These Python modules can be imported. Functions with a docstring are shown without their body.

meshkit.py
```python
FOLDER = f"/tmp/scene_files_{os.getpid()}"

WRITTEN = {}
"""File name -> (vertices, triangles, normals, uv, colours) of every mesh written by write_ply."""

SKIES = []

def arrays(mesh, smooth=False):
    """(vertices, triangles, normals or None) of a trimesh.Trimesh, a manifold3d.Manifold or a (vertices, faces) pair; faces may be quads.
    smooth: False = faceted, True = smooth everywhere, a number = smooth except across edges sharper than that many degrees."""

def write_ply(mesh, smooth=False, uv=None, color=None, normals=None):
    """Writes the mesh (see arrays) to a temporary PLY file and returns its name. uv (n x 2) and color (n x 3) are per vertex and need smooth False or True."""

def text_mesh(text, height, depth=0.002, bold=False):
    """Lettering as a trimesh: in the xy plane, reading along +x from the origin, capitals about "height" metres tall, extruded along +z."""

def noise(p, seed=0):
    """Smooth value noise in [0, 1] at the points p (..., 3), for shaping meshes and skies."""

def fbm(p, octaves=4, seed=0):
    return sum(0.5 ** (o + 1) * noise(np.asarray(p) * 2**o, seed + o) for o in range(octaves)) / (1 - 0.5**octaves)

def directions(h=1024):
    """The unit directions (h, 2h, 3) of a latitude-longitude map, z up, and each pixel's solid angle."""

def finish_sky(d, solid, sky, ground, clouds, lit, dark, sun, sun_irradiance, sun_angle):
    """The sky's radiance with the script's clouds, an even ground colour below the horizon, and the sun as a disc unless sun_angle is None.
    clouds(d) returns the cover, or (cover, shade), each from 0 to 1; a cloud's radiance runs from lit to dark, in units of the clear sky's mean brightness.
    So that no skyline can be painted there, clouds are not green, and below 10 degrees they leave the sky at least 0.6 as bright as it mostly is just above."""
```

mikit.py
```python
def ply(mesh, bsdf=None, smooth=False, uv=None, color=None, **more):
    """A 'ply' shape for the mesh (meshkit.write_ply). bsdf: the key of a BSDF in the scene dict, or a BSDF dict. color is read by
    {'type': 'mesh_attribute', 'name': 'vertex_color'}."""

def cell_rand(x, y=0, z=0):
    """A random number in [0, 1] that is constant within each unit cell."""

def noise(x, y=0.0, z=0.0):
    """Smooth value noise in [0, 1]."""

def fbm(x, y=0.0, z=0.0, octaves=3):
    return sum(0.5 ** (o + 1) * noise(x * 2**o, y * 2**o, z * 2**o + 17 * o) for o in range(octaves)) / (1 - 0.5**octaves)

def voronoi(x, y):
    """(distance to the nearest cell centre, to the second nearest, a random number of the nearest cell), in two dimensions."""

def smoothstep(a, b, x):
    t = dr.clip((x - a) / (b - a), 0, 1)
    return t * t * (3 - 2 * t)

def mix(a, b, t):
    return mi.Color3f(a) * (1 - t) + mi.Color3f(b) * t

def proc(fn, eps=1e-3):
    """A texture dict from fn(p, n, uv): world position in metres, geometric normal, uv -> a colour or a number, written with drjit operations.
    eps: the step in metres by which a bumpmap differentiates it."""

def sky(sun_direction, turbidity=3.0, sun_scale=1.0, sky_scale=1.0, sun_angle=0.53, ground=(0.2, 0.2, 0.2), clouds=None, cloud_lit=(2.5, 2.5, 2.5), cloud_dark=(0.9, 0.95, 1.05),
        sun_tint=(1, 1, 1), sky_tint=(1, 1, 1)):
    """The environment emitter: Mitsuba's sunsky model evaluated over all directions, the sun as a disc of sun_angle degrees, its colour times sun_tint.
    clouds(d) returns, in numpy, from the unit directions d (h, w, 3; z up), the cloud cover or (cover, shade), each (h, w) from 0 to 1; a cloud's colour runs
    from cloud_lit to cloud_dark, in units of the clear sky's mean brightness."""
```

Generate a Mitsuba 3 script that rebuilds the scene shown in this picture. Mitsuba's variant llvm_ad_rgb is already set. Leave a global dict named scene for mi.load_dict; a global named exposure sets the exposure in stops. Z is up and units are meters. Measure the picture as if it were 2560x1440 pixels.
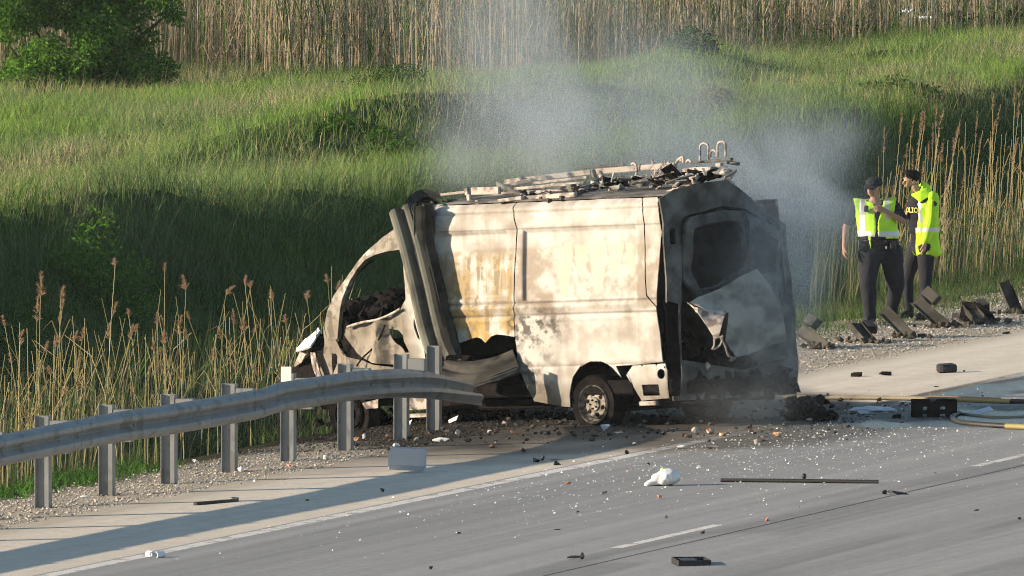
import math, random
import numpy as np, trimesh, shapely
import shapely.geometry as sg
from shapely.prepared import prep
import manifold3d as m3
import drjit as dr
import mitsuba as mi
import mikit, meshkit
from scipy.interpolate import PchipInterpolator
from scipy.spatial.transform import Rotation as SR

rng = np.random.default_rng(11)
random.seed(11)
scene, labels = {'type': 'scene'}, {}

# ------------------------------------------------------------------ camera, sky, exposure
FPX, CAM_H = 32200.0, 9.0                       # a long lens on a bridge nine metres above the road
PITCH = math.atan(1720 / FPX)
cF = np.array([0, math.cos(PITCH), -math.sin(PITCH)])
cU = np.array([0, math.sin(PITCH), math.cos(PITCH)])
cX = np.array([1.0, 0, 0])
cam = np.array([0, 0, CAM_H])
T = mi.ScalarTransform4f
scene['haze_air'] = {'type': 'homogeneous', 'albedo': {'type': 'rgb', 'value': [.90, .94, .97]}, 'sigma_t': .0001, 'phase': {'type': 'hg', 'g': .4}}
scene['camera'] = {'type': 'perspective', 'fov': 2 * math.degrees(math.atan(1280 / FPX)), 'fov_axis': 'x', 'near_clip': 1.0, 'far_clip': 5000.0,
                   'medium': {'type': 'ref', 'id': 'haze_air'}, 'to_world': T().look_at(origin=cam.tolist(), target=(cam + cF * 140).tolist(), up=[0, 0, 1])}
SUN_EL = 14.2
scene['sky'] = mikit.sky((-1.0, -0.087, math.tan(math.radians(SUN_EL))), turbidity=3.0, sky_scale=0.75, sun_tint=(0.82, 1.0, 1.6))
exposure = 3.15

# ------------------------------------------------------------------ the road's own axes: r runs along it, n across it towards the ditch, n = 0 at the white edge line
A_ROAD = math.radians(18.3)
Rv = np.array([math.sin(A_ROAD), math.cos(A_ROAD), 0])
Nv = np.array([-math.cos(A_ROAD), math.sin(A_ROAD), 0])
Zv = np.array([0, 0, 1.0])

def ray(px, py):
    return cF + (px - 1280) / FPX * cX + (720 - py) / FPX * cU

def onz(px, py, z=0.0):
    d = ray(px, py)
    return cam + d * ((z - CAM_H) / d[2])

P0 = onz(840, 1440 - .2067 * (840 - 117))

def w(r, n, z=0.0):
    r, n, z = np.broadcast_arrays(np.asarray(r, float), np.asarray(n, float), np.asarray(z, float))
    return P0 + r[..., None] * Rv + n[..., None] * Nv + (z - P0[2])[..., None] * Zv

def rn(p):
    d = np.asarray(p) - P0
    return d @ Rv, d @ Nv

# crest of the bank behind the ditch: its height and how far back it stands change along the road
_cr = np.array([-60, 10, 22, 30, 36, 42, 48, 54, 60, 66, 72, 80, 92, 120, 300])
_cz = np.array([1.7, 1.7, 1.6, 1.5, 1.35, 1.1, 1.0, 1.05, 1.25, 1.35, 1.4, 1.45, 1.4, 1.4, 1.4])
_cn = np.array([14.5, 14.5, 14.5, 14.5, 14.3, 14.0, 14.0, 14.2, 14.4, 14.6, 14.6, 15.0, 15.4, 15.5, 15.5])
crest_z, crest_n = PchipInterpolator(_cr, _cz), PchipInterpolator(_cr, _cn)

def ground(r, n):
    """height of the ground, vectorised"""
    r, n = np.broadcast_arrays(np.asarray(r, float), np.asarray(n, float))
    rc = np.clip(r, -60, 300)
    cz, cn = crest_z(rc), crest_n(rc)
    z = np.where(n < 0, -.015 * n, -.022 * n)
    z = np.where(n < -16, .24 - .02 * (-n - 16) * (n > -40) - .48 * (n <= -40), z)
    # verge, fore slope, ditch
    def ss(a, b, x):
        t = np.clip((x - a) / (b - a), 0, 1)
        return t * t * (3 - 2 * t)
    sh = ss(22, 30, r)                                       # the verge is wider and flatter beyond the wreck
    nv = n - .9 * sh
    z = np.where(n > 2.9, -.064 - .05 * (1 - sh) * (np.minimum(n, 4.4) - 2.9), z)
    z = np.where(nv > 4.4, -.064 - .075 * (1 - sh) - (.64 + .075 * sh) * ss(4.3, 8.6, nv), z)
    t = np.clip((n - 10.8) / (cn - 10.8), 0, 1)
    back = -.78 + (cz + .78) * (.72 * t + .28 * ss(0, 1, t))
    z = np.where(n > 10.8, back, z)
    sl = np.interp(rc, [20, 45, 75], [-.045, -.047, -.050])
    z = np.where(n > cn, cz + sl * np.minimum(n - cn, 20) + .01 * np.maximum(n - cn - 28, 0), z)
    # a second low ridge behind the crest
    z = z + .55 * np.exp(-((n - 20.3 - 1.2 * np.sin(r * .17)) / 1.4) ** 2) * ss(50, 58, r) * ss(100, 84, r) * np.clip(2.2 * meshkit.noise(np.stack([r * .14, r * 0, r * 0], -1), 17) - .3, .1, 1.3)
    P = np.stack([r * .12, n * .3, n * 0], -1)
    amp = ss(8.5, 13, n)
    z = z + amp * .42 * (meshkit.fbm(P + 3.3, 3, 4) - .5) + amp * .20 * (meshkit.noise(np.stack([r * .55, n * .9, n * 0], -1), 9) - .5)
    z = z + ss(4.4, 5.5, n) * .08 * (meshkit.noise(np.stack([r * 1.1, n * 1.1, n * 0], -1), 2) - .5)
    return z

def ong(px, py):
    """where the sight line of a pixel meets the ground"""
    d = ray(px, py)
    t = np.linspace(90, 330, 1600)
    P = cam + d * t[:, None]
    r, n = rn(P)
    k = np.argmax(P[:, 2] < ground(r, n))
    return P[k]

def at_depth(px, py, Y):
    d = ray(px, py)
    return cam + d * (Y / d[1])

def on_plane_n(px, py, n):
    d = ray(px, py)
    return cam + d * ((n - (cam - P0) @ Nv) / (d @ Nv))

# ------------------------------------------------------------------ mesh helpers
def numbered(name):
    if name not in used:
        used[name] = 0
        return name
    used[name] += 1
    return f'{name}_{used[name]:03d}'
used = {}

def part(key, mesh, mat, smooth=False, **k):
    """one entry; the key is numbered where it is taken"""
    head, _, tail = key.rpartition('__')
    key = (head + '__' if head else '') + numbered(key).rpartition('__')[2]
    scene[key] = mikit.ply(mesh, mat, smooth, **k)
    return key

def tag(key, label=None, cat=None, group=None, kind=None):
    d = labels.setdefault(key, {})
    for a, b in (('label', label), ('category', cat), ('group', group), ('kind', kind)):
        if b: d[a] = b
    return key

def thing(name):
    return numbered(name)

class MB:
    """collects pieces of one mesh"""
    def __init__(s): s.v, s.f, s.n, s.c = [], [], 0, []
    def add(s, m, M=None, t=None, col=None):
        if hasattr(m, 'to_mesh'):
            q = m.to_mesh(); v, f = np.array(q.vert_properties[:, :3], float), np.array(q.tri_verts)
        elif isinstance(m, (tuple, list)): v, f = np.asarray(m[0], float), np.asarray(m[1], int)
        else: v, f = np.array(m.vertices), np.array(m.faces)
        if f.shape[1] == 4: f = np.vstack([f[:, [0, 1, 2]], f[:, [0, 2, 3]]])
        if M is not None: v = v @ np.asarray(M).T
        if t is not None: v = v + t
        s.v.append(v); s.f.append(f + s.n); s.n += len(v)
        if col is not None: s.c.append(np.tile(col, (len(v), 1)))
        return s
    def get(s): return np.vstack(s.v), np.vstack(s.f)
    def col(s): return np.vstack(s.c)

def box(c, size, M=None, bev=0.0):
    """box with axes M (columns), chamfered by bev"""
    hx, hy, hz = np.array(size, float) / 2
    if bev > 0:
        b = min(bev, hx * .45, hy * .45, hz * .45)
        pts = [(sx * (hx - (a != 0) * b), sy * (hy - (a != 1) * b), sz * (hz - (a != 2) * b)) for sx in (-1, 1) for sy in (-1, 1) for sz in (-1, 1) for a in (0, 1, 2)]
        h = m3.Manifold.hull_points(np.array(pts)).to_mesh()
        v, f = np.array(h.vert_properties[:, :3], float), np.array(h.tri_verts)
    else:
        m = trimesh.creation.box([2 * hx, 2 * hy, 2 * hz]); v, f = np.array(m.vertices), np.array(m.faces)
    if M is not None: v = v @ np.asarray(M).T
    return v + np.asarray(c, float), f

def tube(pts, rad, sides=6, cap=True):
    p = np.asarray(pts, float); rad = np.broadcast_to(rad, (len(p),))
    t = np.gradient(p, axis=0); t /= np.linalg.norm(t, axis=1, keepdims=True) + 1e-12
    ref = np.array([0, 0, 1.0]) if abs(t[:, 2]).mean() < .8 else np.array([1.0, 0, 0])
    a = np.cross(t, ref); a /= np.linalg.norm(a, axis=1, keepdims=True) + 1e-12
    b = np.cross(t, a)
    an = np.arange(sides) * 2 * np.pi / sides
    v = (p[:, None] + rad[:, None, None] * (np.cos(an)[None, :, None] * a[:, None] + np.sin(an)[None, :, None] * b[:, None])).reshape(-1, 3)
    f = []
    for i in range(len(p) - 1):
        for j in range(sides):
            k = (j + 1) % sides
            f += [[i * sides + j, i * sides + k, (i + 1) * sides + k], [i * sides + j, (i + 1) * sides + k, (i + 1) * sides + j]]
    f = np.array(f)
    if cap:
        n = len(v); v = np.vstack([v, p[:1], p[-1:]]); m = (len(p) - 1) * sides
        f = np.vstack([f, [[n, (j + 1) % sides, j] for j in range(sides)], [[n + 1, m + j, m + (j + 1) % sides] for j in range(sides)]])
    return v, f[:, ::-1]

def bar(a, b, wd, ht, up=Zv):
    """rectangular bar from a to b"""
    a, b = np.asarray(a, float), np.asarray(b, float); x = b - a; L = np.linalg.norm(x); x = x / L
    y = np.cross(up, x); y /= np.linalg.norm(y) + 1e-12; z = np.cross(x, y)
    return box((a + b) / 2, (L, wd, ht), np.stack([x, y, z], 1), min(wd, ht) * .15)

def spline(pts, n):
    pts = np.asarray(pts, float); t = np.r_[0, np.cumsum(np.linalg.norm(np.diff(pts, axis=0), axis=1))]
    return PchipInterpolator(t, pts)(np.linspace(0, t[-1], n))

def sheet(poly, cell):
    """triangulates a polygon with holes on a regular grid: vertices (n,2), faces"""
    x0, y0, x1, y1 = poly.bounds
    P = prep(poly); vs, fs, idx = [], [], {}
    def vid(q):
        k = (round(q[0], 5), round(q[1], 5))
        if k not in idx: idx[k] = len(vs); vs.append(k)
        return idx[k]
    for i in range(int(math.floor(x0 / cell)), int(math.ceil(x1 / cell))):
        for j in range(int(math.floor(y0 / cell)), int(math.ceil(y1 / cell))):
            b = sg.box(i * cell, j * cell, (i + 1) * cell, (j + 1) * cell)
            if P.contains(b):
                q = [vid(p) for p in ((i * cell, j * cell), ((i + 1) * cell, j * cell), ((i + 1) * cell, (j + 1) * cell), (i * cell, (j + 1) * cell))]
                fs += [[q[0], q[1], q[2]], [q[0], q[2], q[3]]]
            elif P.intersects(b):
                g = poly.intersection(b)
                for s in getattr(g, 'geoms', [g]):
                    if s.geom_type != 'Polygon' or s.area < 1e-8: continue
                    tv, tf = trimesh.creation.triangulate_polygon(s, engine='earcut')
                    ids = [vid(p) for p in tv]
                    for t in tf:
                        t = [ids[k] for k in t]
                        if len(set(t)) < 3: continue
                        a, b2, c = (np.array(vs[k]) for k in t)
                        ar = (b2[0] - a[0]) * (c[1] - a[1]) - (b2[1] - a[1]) * (c[0] - a[0])
                        if abs(ar) > 1e-10: fs.append(t if ar > 0 else t[::-1])
    return np.array(vs), np.array(fs)

def skin(poly, cell, fn, thick=.02, flip=False):
    """a bent sheet with thickness: fn maps (u, v) to points; returns (mesh, uv)"""
    uv, f = sheet(poly, cell)
    p = fn(uv[:, 0], uv[:, 1])
    e = 1e-3
    du = fn(uv[:, 0] + e, uv[:, 1]) - p; dv = fn(uv[:, 0], uv[:, 1] + e) - p
    nn = np.cross(du, dv); nn /= np.linalg.norm(nn, axis=1, keepdims=True) + 1e-12
    if flip: nn = -nn; f = f[:, ::-1]
    q = p - nn * thick
    ed = np.vstack([f[:, [0, 1]], f[:, [1, 2]], f[:, [2, 0]]])
    key = {tuple(x) for x in ed.tolist()}
    rim = np.array([x for x in ed.tolist() if (x[1], x[0]) not in key])
    n = len(p)
    # rim walls get vertices of their own so that smooth shading keeps the edge
    rv = np.vstack([p[rim[:, 0]], p[rim[:, 1]], q[rim[:, 1]], q[rim[:, 0]]]); m = len(rim); k = 2 * n
    i = np.arange(m)
    rf = np.vstack([np.stack([k + i, k + 2 * m + i, k + m + i], 1), np.stack([k + i, k + 3 * m + i, k + 2 * m + i], 1)])
    V = np.vstack([p, q, rv]); Fc = np.vstack([f, f[:, ::-1] + n, rf])
    UV = np.vstack([uv, uv, uv[rim[:, 0]], uv[rim[:, 1]], uv[rim[:, 1]], uv[rim[:, 0]]])
    return (V, Fc), UV

def lump(size, seed, sub=2, rough=.25, flat=1.0):
    m = trimesh.creation.icosphere(subdivisions=sub); v = np.array(m.vertices)
    k = 1 + rough * 2 * (meshkit.fbm(v * 1.7 + seed * 3.1, 3, seed) - .5)
    v = v * k[:, None] * np.asarray(size) / 2; v[:, 2] *= flat
    return v, np.array(m.faces)

def rubble(size, seed, n=12):
    """an angular broken lump"""
    g = np.random.default_rng(seed)
    p = g.normal(size=(n, 3)); p /= np.linalg.norm(p, axis=1, keepdims=True); p *= g.uniform(.45, 1.1, (n, 1)) * np.asarray(size) / 2
    h = m3.Manifold.hull_points(p).to_mesh()
    return np.array(h.vert_properties[:, :3], float), np.array(h.tri_verts)

def blob(joints, bones, refine=.02, smooth=10):
    """one continuous surface: hulls of spheres at the joints of every bone, joined, refined and smoothed"""
    ms = []
    for b in bones:
        sp = []
        for j in b:
            (x, y, z), r = joints[j][:3], joints[j][3]
            rr = (r, r, r) if np.isscalar(r) else r
            s = m3.Manifold.sphere(1.0, 14).scale(tuple(float(q) for q in rr)).translate((float(x), float(y), float(z)))
            sp.append(s)
        ms.append(m3.Manifold.batch_hull(sp))
    u = m3.Manifold.batch_boolean(ms, m3.OpType.Add).refine_to_length(refine).to_mesh()
    tm = trimesh.Trimesh(np.array(u.vert_properties[:, :3]), np.array(u.tri_verts), process=True)
    if smooth: trimesh.smoothing.filter_taubin(tm, .5, .53, iterations=smooth)
    return np.array(tm.vertices), np.array(tm.faces)
# ------------------------------------------------------------------ materials
def rgb(*c): return {'type': 'rgb', 'value': list(c)}
def diffuse(c): return {'type': 'twosided', 'bsdf': {'type': 'diffuse', 'reflectance': c if isinstance(c, dict) else rgb(*c)}}
def princ(c, rough=.5, metal=0.0, spec=.5, **k):
    return {'type': 'twosided', 'bsdf': {'type': 'principled', 'base_color': c if isinstance(c, dict) else rgb(*c), 'roughness': rough, 'metallic': metal, 'specular': spec, **k}}
def bump(b, fn, scale=1.0, eps=.004):
    return {'type': 'twosided', 'bsdf': {'type': 'bumpmap', 'arbitrary': mikit.proc(fn, eps), 'scale': scale, 'bsdf': b['bsdf'] if b['type'] == 'twosided' else b}}

noise, fbm, smoothstep, mix = mikit.noise, mikit.fbm, mikit.smoothstep, mikit.mix
px0, py0 = float(P0[0]), float(P0[1])
def d_rn(p):
    x, y = p.x - px0, p.y - py0
    return x * float(Rv[0]) + y * float(Rv[1]), x * float(Nv[0]) + y * float(Nv[1])

def ell(r, n, cr, cn, ar, an):
    return dr.sqrt(dr.square((r - cr) / ar) + dr.square((n - cn) / an))

def soot(r, n):
    """burnt and soaked ground round the wreck, with a ragged border"""
    wob = .9 * (fbm(r * .5, n * .7, 1.0, 4) - .5)
    a = 1 - smoothstep(.75, 1.15, ell(r, n, 16.2, 3.0, 5.6, 3.3) + wob)
    b = 1 - smoothstep(.7, 1.2, ell(r, n, 14.5, -.2, 4.6, 1.7) + wob)
    return dr.maximum(a, b * .75)

def lane_col(p, n_, uv):
    r, n = d_rn(p)
    st = fbm(r * .05, n * 5.0, 0.0, 3)
    st2 = noise(r * .4, n * 22.0, 3.0)
    g = fbm(p.x * 9, p.y * 9, 0, 2)
    sp = noise(p.x * 45, p.y * 45, 0)
    v = .178 * (.72 + .36 * st + .12 * st2 + .14 * g + .16 * sp)
    worn = smoothstep(.45, .7, noise(r * .02, n * .9 + 5, 0))          # paler wheel paths
    v = v * (1 + .14 * worn)
    c = mi.Color3f(v, v * .99, v * .98)
    tyre = smoothstep(.60, .78, noise(r * .03, n * 1.6 + 9, 2)) * smoothstep(.35, .6, noise(r * .25, n * 3, 7))
    c = c * (1 - .22 * tyre)
    sand = (1 - smoothstep(.6, 1.2, ell(r, n, 12.8, -.35, 3.6, .75) + .9 * (fbm(r * 1.2, n * 3, 3, 3) - .5)))
    c = mix(c, mi.Color3f(.21, .175, .125) * (.7 + .6 * g), sand * .55)
    s = soot(r, n)
    c = mix(c, mi.Color3f(.034, .033, .032) * (.7 + .8 * g), s * .88)
    return c
scene['mat_lane'] = princ(mikit.proc(lane_col), .75, 0, .35)
def shoulder_col(p, n_, uv):
    r, n = d_rn(p)
    g = fbm(p.x * 7, p.y * 7, 0, 3)
    st = fbm(r * .08, n * 3.5, 4.0, 3)
    sp = noise(p.x * 40, p.y * 40, 0)
    k = .74 + .25 * g + .22 * st + .1 * sp
    c = mi.Color3f(.45, .40, .335) * k
    dirt = smoothstep(2.2, 2.95, n + .5 * (g - .5))
    c = mix(c, mi.Color3f(.25, .215, .165) * k, dirt * .7)
    s = soot(r, n)
    wet = (1 - smoothstep(.6, 1.25, ell(r, n, 13.5, 2.0, 7.0, 2.2) + .8 * (fbm(r * .6, n * .9, 2, 3) - .5)))
    c = mix(c, mi.Color3f(.13, .105, .08) * k, wet * .75)
    return mix(c, mi.Color3f(.03, .027, .024) * k, s * .9)
scene['mat_shoulder'] = princ(mikit.proc(shoulder_col), .8, 0, .3)
def soil_col(p, n_, uv):
    r, n = d_rn(p)
    g = fbm(p.x * 12, p.y * 12, 0, 3)
    gravel = mi.Color3f(.40, .35, .285) * (.45 + 1.0 * noise(p.x * 34, p.y * 34, p.z * 34)) 
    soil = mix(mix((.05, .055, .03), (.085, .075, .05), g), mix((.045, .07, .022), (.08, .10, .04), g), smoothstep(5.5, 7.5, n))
    c = mix(gravel, soil, smoothstep(4.2, 5.0, n - .9 * smoothstep(24, 30, r) + .7 * (fbm(p.x * 1.3, p.y * 1.3, 0, 2) - .5)))
    return mix(c, mi.Color3f(.02, .018, .016) * (.6 + .8 * g), soot(r, n) * .9)
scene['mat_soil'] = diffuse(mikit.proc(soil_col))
def paint_col(p, n_, uv):
    r, n = d_rn(p)
    wear = smoothstep(.56, .70, fbm(p.x * 9, p.y * 9, 1, 3))
    dirt = smoothstep(8.5, 14, r + 3.0 * (fbm(r * .8, n * 3, 0, 2) - .5)) * smoothstep(27, 21, r)
    c = mix((.68, .66, .63), (.27, .265, .255), wear * .75)
    return mix(c, (.12, .105, .08), dirt * .9)
scene['mat_paint'] = diffuse(mikit.proc(paint_col))

vcol = {'type': 'mesh_attribute', 'name': 'vertex_color'}
scene['mat_leaf'] = {'type': 'principledthin', 'base_color': vcol, 'roughness': .55, 'diff_trans': .75, 'spec_trans': 0.0, 'eta': 1.3}
scene['mat_dry'] = diffuse(vcol)

def galv_col(p, n_, uv):
    g = fbm(p.x * 6, p.y * 2, p.z * 6, 3); s = noise(p.x * 25, p.y * 6, p.z * 3)
    run = smoothstep(.55, .75, noise(p.x * 22, p.y * 5, p.z * 1.5)) * smoothstep(.4, .6, g)
    return mix(mi.Color3f(.25, .26, .265) * (.70 + .38 * g + .18 * s), (.13, .115, .095), run * .55)
scene['mat_galv'] = princ(mikit.proc(galv_col), .55, .35, .5)
def galv_burnt(p, n_, uv):
    g = fbm(p.x * 5, p.y * 5, p.z * 3, 4)
    return mix((.145, .145, .12), (.06, .056, .048), smoothstep(.35, .7, g))
scene['mat_galv_burnt'] = princ(mikit.proc(galv_burnt), .6, .3, .4)
scene['mat_galv_soot_or_shade'] = princ(mikit.proc(lambda p, n_, uv: mix((.075, .07, .06), (.025, .023, .02), smoothstep(.3, .68, fbm(p.x * 4, p.y * 4, p.z * 5, 4)))), .7, .1, .3)
scene['mat_char'] = diffuse(mikit.proc(lambda p, n_, uv: mi.Color3f(.015, .013, .013) * (.35 + 1.5 * fbm(p.x * 14, p.y * 14, p.z * 14, 3))))
scene['mat_white'] = princ((.78, .77, .76), .45, 0, .4)
scene['mat_black'] = princ((.022, .021, .022), .5, 0, .4)
scene['mat_vertex'] = princ(vcol, .7, 0, .3)
# ------------------------------------------------------------------ the setting: road, shoulder, terrain
def strip(n0, n1, r0, r1, lift, nr=80, nn=8):
    r, n = np.meshgrid(np.linspace(r0, r1, nr), np.linspace(n0, n1, nn), indexing='ij')
    v = w(r, n, ground(r, n) + lift).reshape(-1, 3)
    i, j = np.meshgrid(np.arange(nr - 1), np.arange(nn - 1), indexing='ij')
    a = (i * nn + j).ravel()
    return v, np.stack([a, a + nn, a + nn + 1, a + 1], 1)
struct = lambda key, mesh, mat, label, **k: tag(part(key, mesh, mat, **k), label, None, None, 'structure')

# terrain, one sheet out to the horizon: fine where the photograph looks, coarse beyond
rr = np.unique(np.r_[np.linspace(-900, -40, 14), np.linspace(-40, 0, 40), np.linspace(0, 100, 320), np.linspace(100, 160, 50), np.linspace(160, 1500, 14)])
nn_ = np.unique(np.r_[np.linspace(-900, -60, 10), np.linspace(-60, -17, 8), [-16, -8, 0, 1.5], np.linspace(2.9, 20, 150), np.linspace(20, 45, 60), np.linspace(45, 1000, 14)])
rg, ng = np.meshgrid(rr, nn_, indexing='ij')
zg = ground(rg, ng)
zg = np.where((ng < 2.88) & (ng > -17), zg - .05, zg)
tv = w(rg, ng, zg).reshape(-1, 3)
i, j = np.meshgrid(np.arange(len(rr) - 1), np.arange(len(nn_) - 1), indexing='ij')
a = (i * len(nn_) + j).ravel()
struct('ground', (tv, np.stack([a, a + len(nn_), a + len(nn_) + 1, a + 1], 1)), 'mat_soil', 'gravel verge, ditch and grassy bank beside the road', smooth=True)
struct('road', strip(-16, .14, -200, 400, 0, 120, 10), 'mat_lane', 'grey paved traffic lanes of the highway')
struct('shoulder', strip(.14, 2.92, -200, 400, .001, 300, 14), 'mat_shoulder', 'pale paved shoulder between the white edge line and the gravel')
def stripe(n, r0, r1, wd):
    return strip(n - wd / 2, n + wd / 2, r0, r1, .006, max(3, int((r1 - r0) / 1.5)), 2)
struct('edge_line', stripe(-.02, -150, 300, .18), 'mat_paint', 'solid white edge line, dirty beside the wreck')
for r0 in np.arange(-4.05 - 12.1 * 4, 120, 12.1):
    k = struct('lane_dash', stripe(-4.2, r0, r0 + 3.2, .12), 'mat_paint', 'short white lane dash on the grey lanes')
# the longitudinal joint between two lanes: a recessed tar seam
def joint_col(p, n_, uv): return mi.Color3f(.075, .074, .072) * (.6 + .8 * fbm(p.x * 5, p.y * 5, 0, 2))
scene['mat_tar'] = diffuse(mikit.proc(joint_col))
struct('pavement_joint', strip(-4.68, -4.645, -150, 300, .004, 200, 2), 'mat_tar', 'dark joint line along the grey lanes')

# ------------------------------------------------------------------ gravel of the verge
def scatter_lumps(N, r0, r1, n0, n1, smin, smax, dens=None, lift=.3, flat=.7):
    r, n = rng.uniform(r0, r1, N), rng.uniform(n0, n1, N)
    if dens is not None:
        k = rng.random(N) < dens(r, n); r, n = r[k], n[k]
    N = len(r)
    s = smin + (smax - smin) * rng.random(N) ** 2.2
    base = np.array([[1, 0, 0], [-1, 0, 0], [0, 1, 0], [0, -1, 0], [0, 0, 1], [0, 0, -1]], float)
    fc = np.array([[0, 2, 4], [2, 1, 4], [1, 3, 4], [3, 0, 4], [2, 0, 5], [1, 2, 5], [3, 1, 5], [0, 3, 5]])
    q = SR.random(N, random_state=int(rng.integers(1e9))).as_matrix()
    v = base[None] * rng.uniform(.55, 1.2, (N, 6, 1)) * (s / 2)[:, None, None]
    v = np.einsum('nij,nkj->nki', q, v); v[:, :, 2] *= flat
    v += w(r, n, ground(r, n) + s * lift * flat)[:, None]
    f = (fc[None] + (np.arange(N) * 6)[:, None, None]).reshape(-1, 3)
    return v.reshape(-1, 3), f, r, n
V, Fc, r, n = scatter_lumps(40000, -6, 52, 2.7, 5.8, .012, .05, lambda r, n: np.clip((n - 2.65) * 2.5, .04, 1) * np.clip((np.where(r > 27, 5.9, 5.0) - n) * 2, 0, 1))
def bright(N, a, b, tint): return (rng.uniform(a, b, (N, 1)) * np.array(tint) * rng.uniform(.92, 1.08, (N, 3)))
def sooty(r, n): return np.clip(1.35 - np.hypot((r - 16.2) / 5.2, (n - 3.0) / 3.2), 0, 1)
c = bright(len(r), .24, .64, (1, .90, .77)) * (1 - .9 * np.clip(sooty(r, n) * 2, 0, 1))[:, None]
k = part('gravel', (V, Fc), 'mat_vertex', color=np.repeat(c, 6, 0))
tag(k, 'loose pale gravel along the foot of the guardrail', 'gravel', None, 'stuff')

# charred litter round the wreck
V, Fc, r, n = scatter_lumps(5200, 8, 26, -1.2, 6.0, .015, .11, lambda r, n: np.clip(1.25 - np.hypot((r - 16.0) / 5.6, (n - 2.4) / 2.9), 0, 1) ** 1.6, .35, .6)
c = bright(len(r), .015, .07, (1, .92, .85))
pick = rng.random(len(r)); c[pick > .93] = bright((pick > .93).sum(), .25, .6, (1, .95, .88)); m_ = (pick > .90) & (pick <= .93); c[m_] = bright(m_.sum(), .15, .3, (1, .5, .3))
k = part('charred_litter', (V, Fc), 'mat_vertex', color=np.repeat(c, 6, 0))
tag(k, 'charred crumbs and litter on the ground round the burnt van', 'litter', None, 'stuff')

V, Fc, r, n = scatter_lumps(1500, 11, 24, -2.2, .4, .012, .07, lambda r, n: np.clip(1.3 - np.hypot((r - 15.5) / 4.5, (n + .6) / 1.0), 0, 1) ** 1.5, .35, .6)
k = part('charred_litter', (V, Fc), 'mat_vertex', color=np.repeat(bright(len(r), .02, .10, (1, .94, .88)), 6, 0))
tag(k, 'dark crumbs strewn beside the puddle right of the van', 'litter', None, 'stuff')

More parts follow.
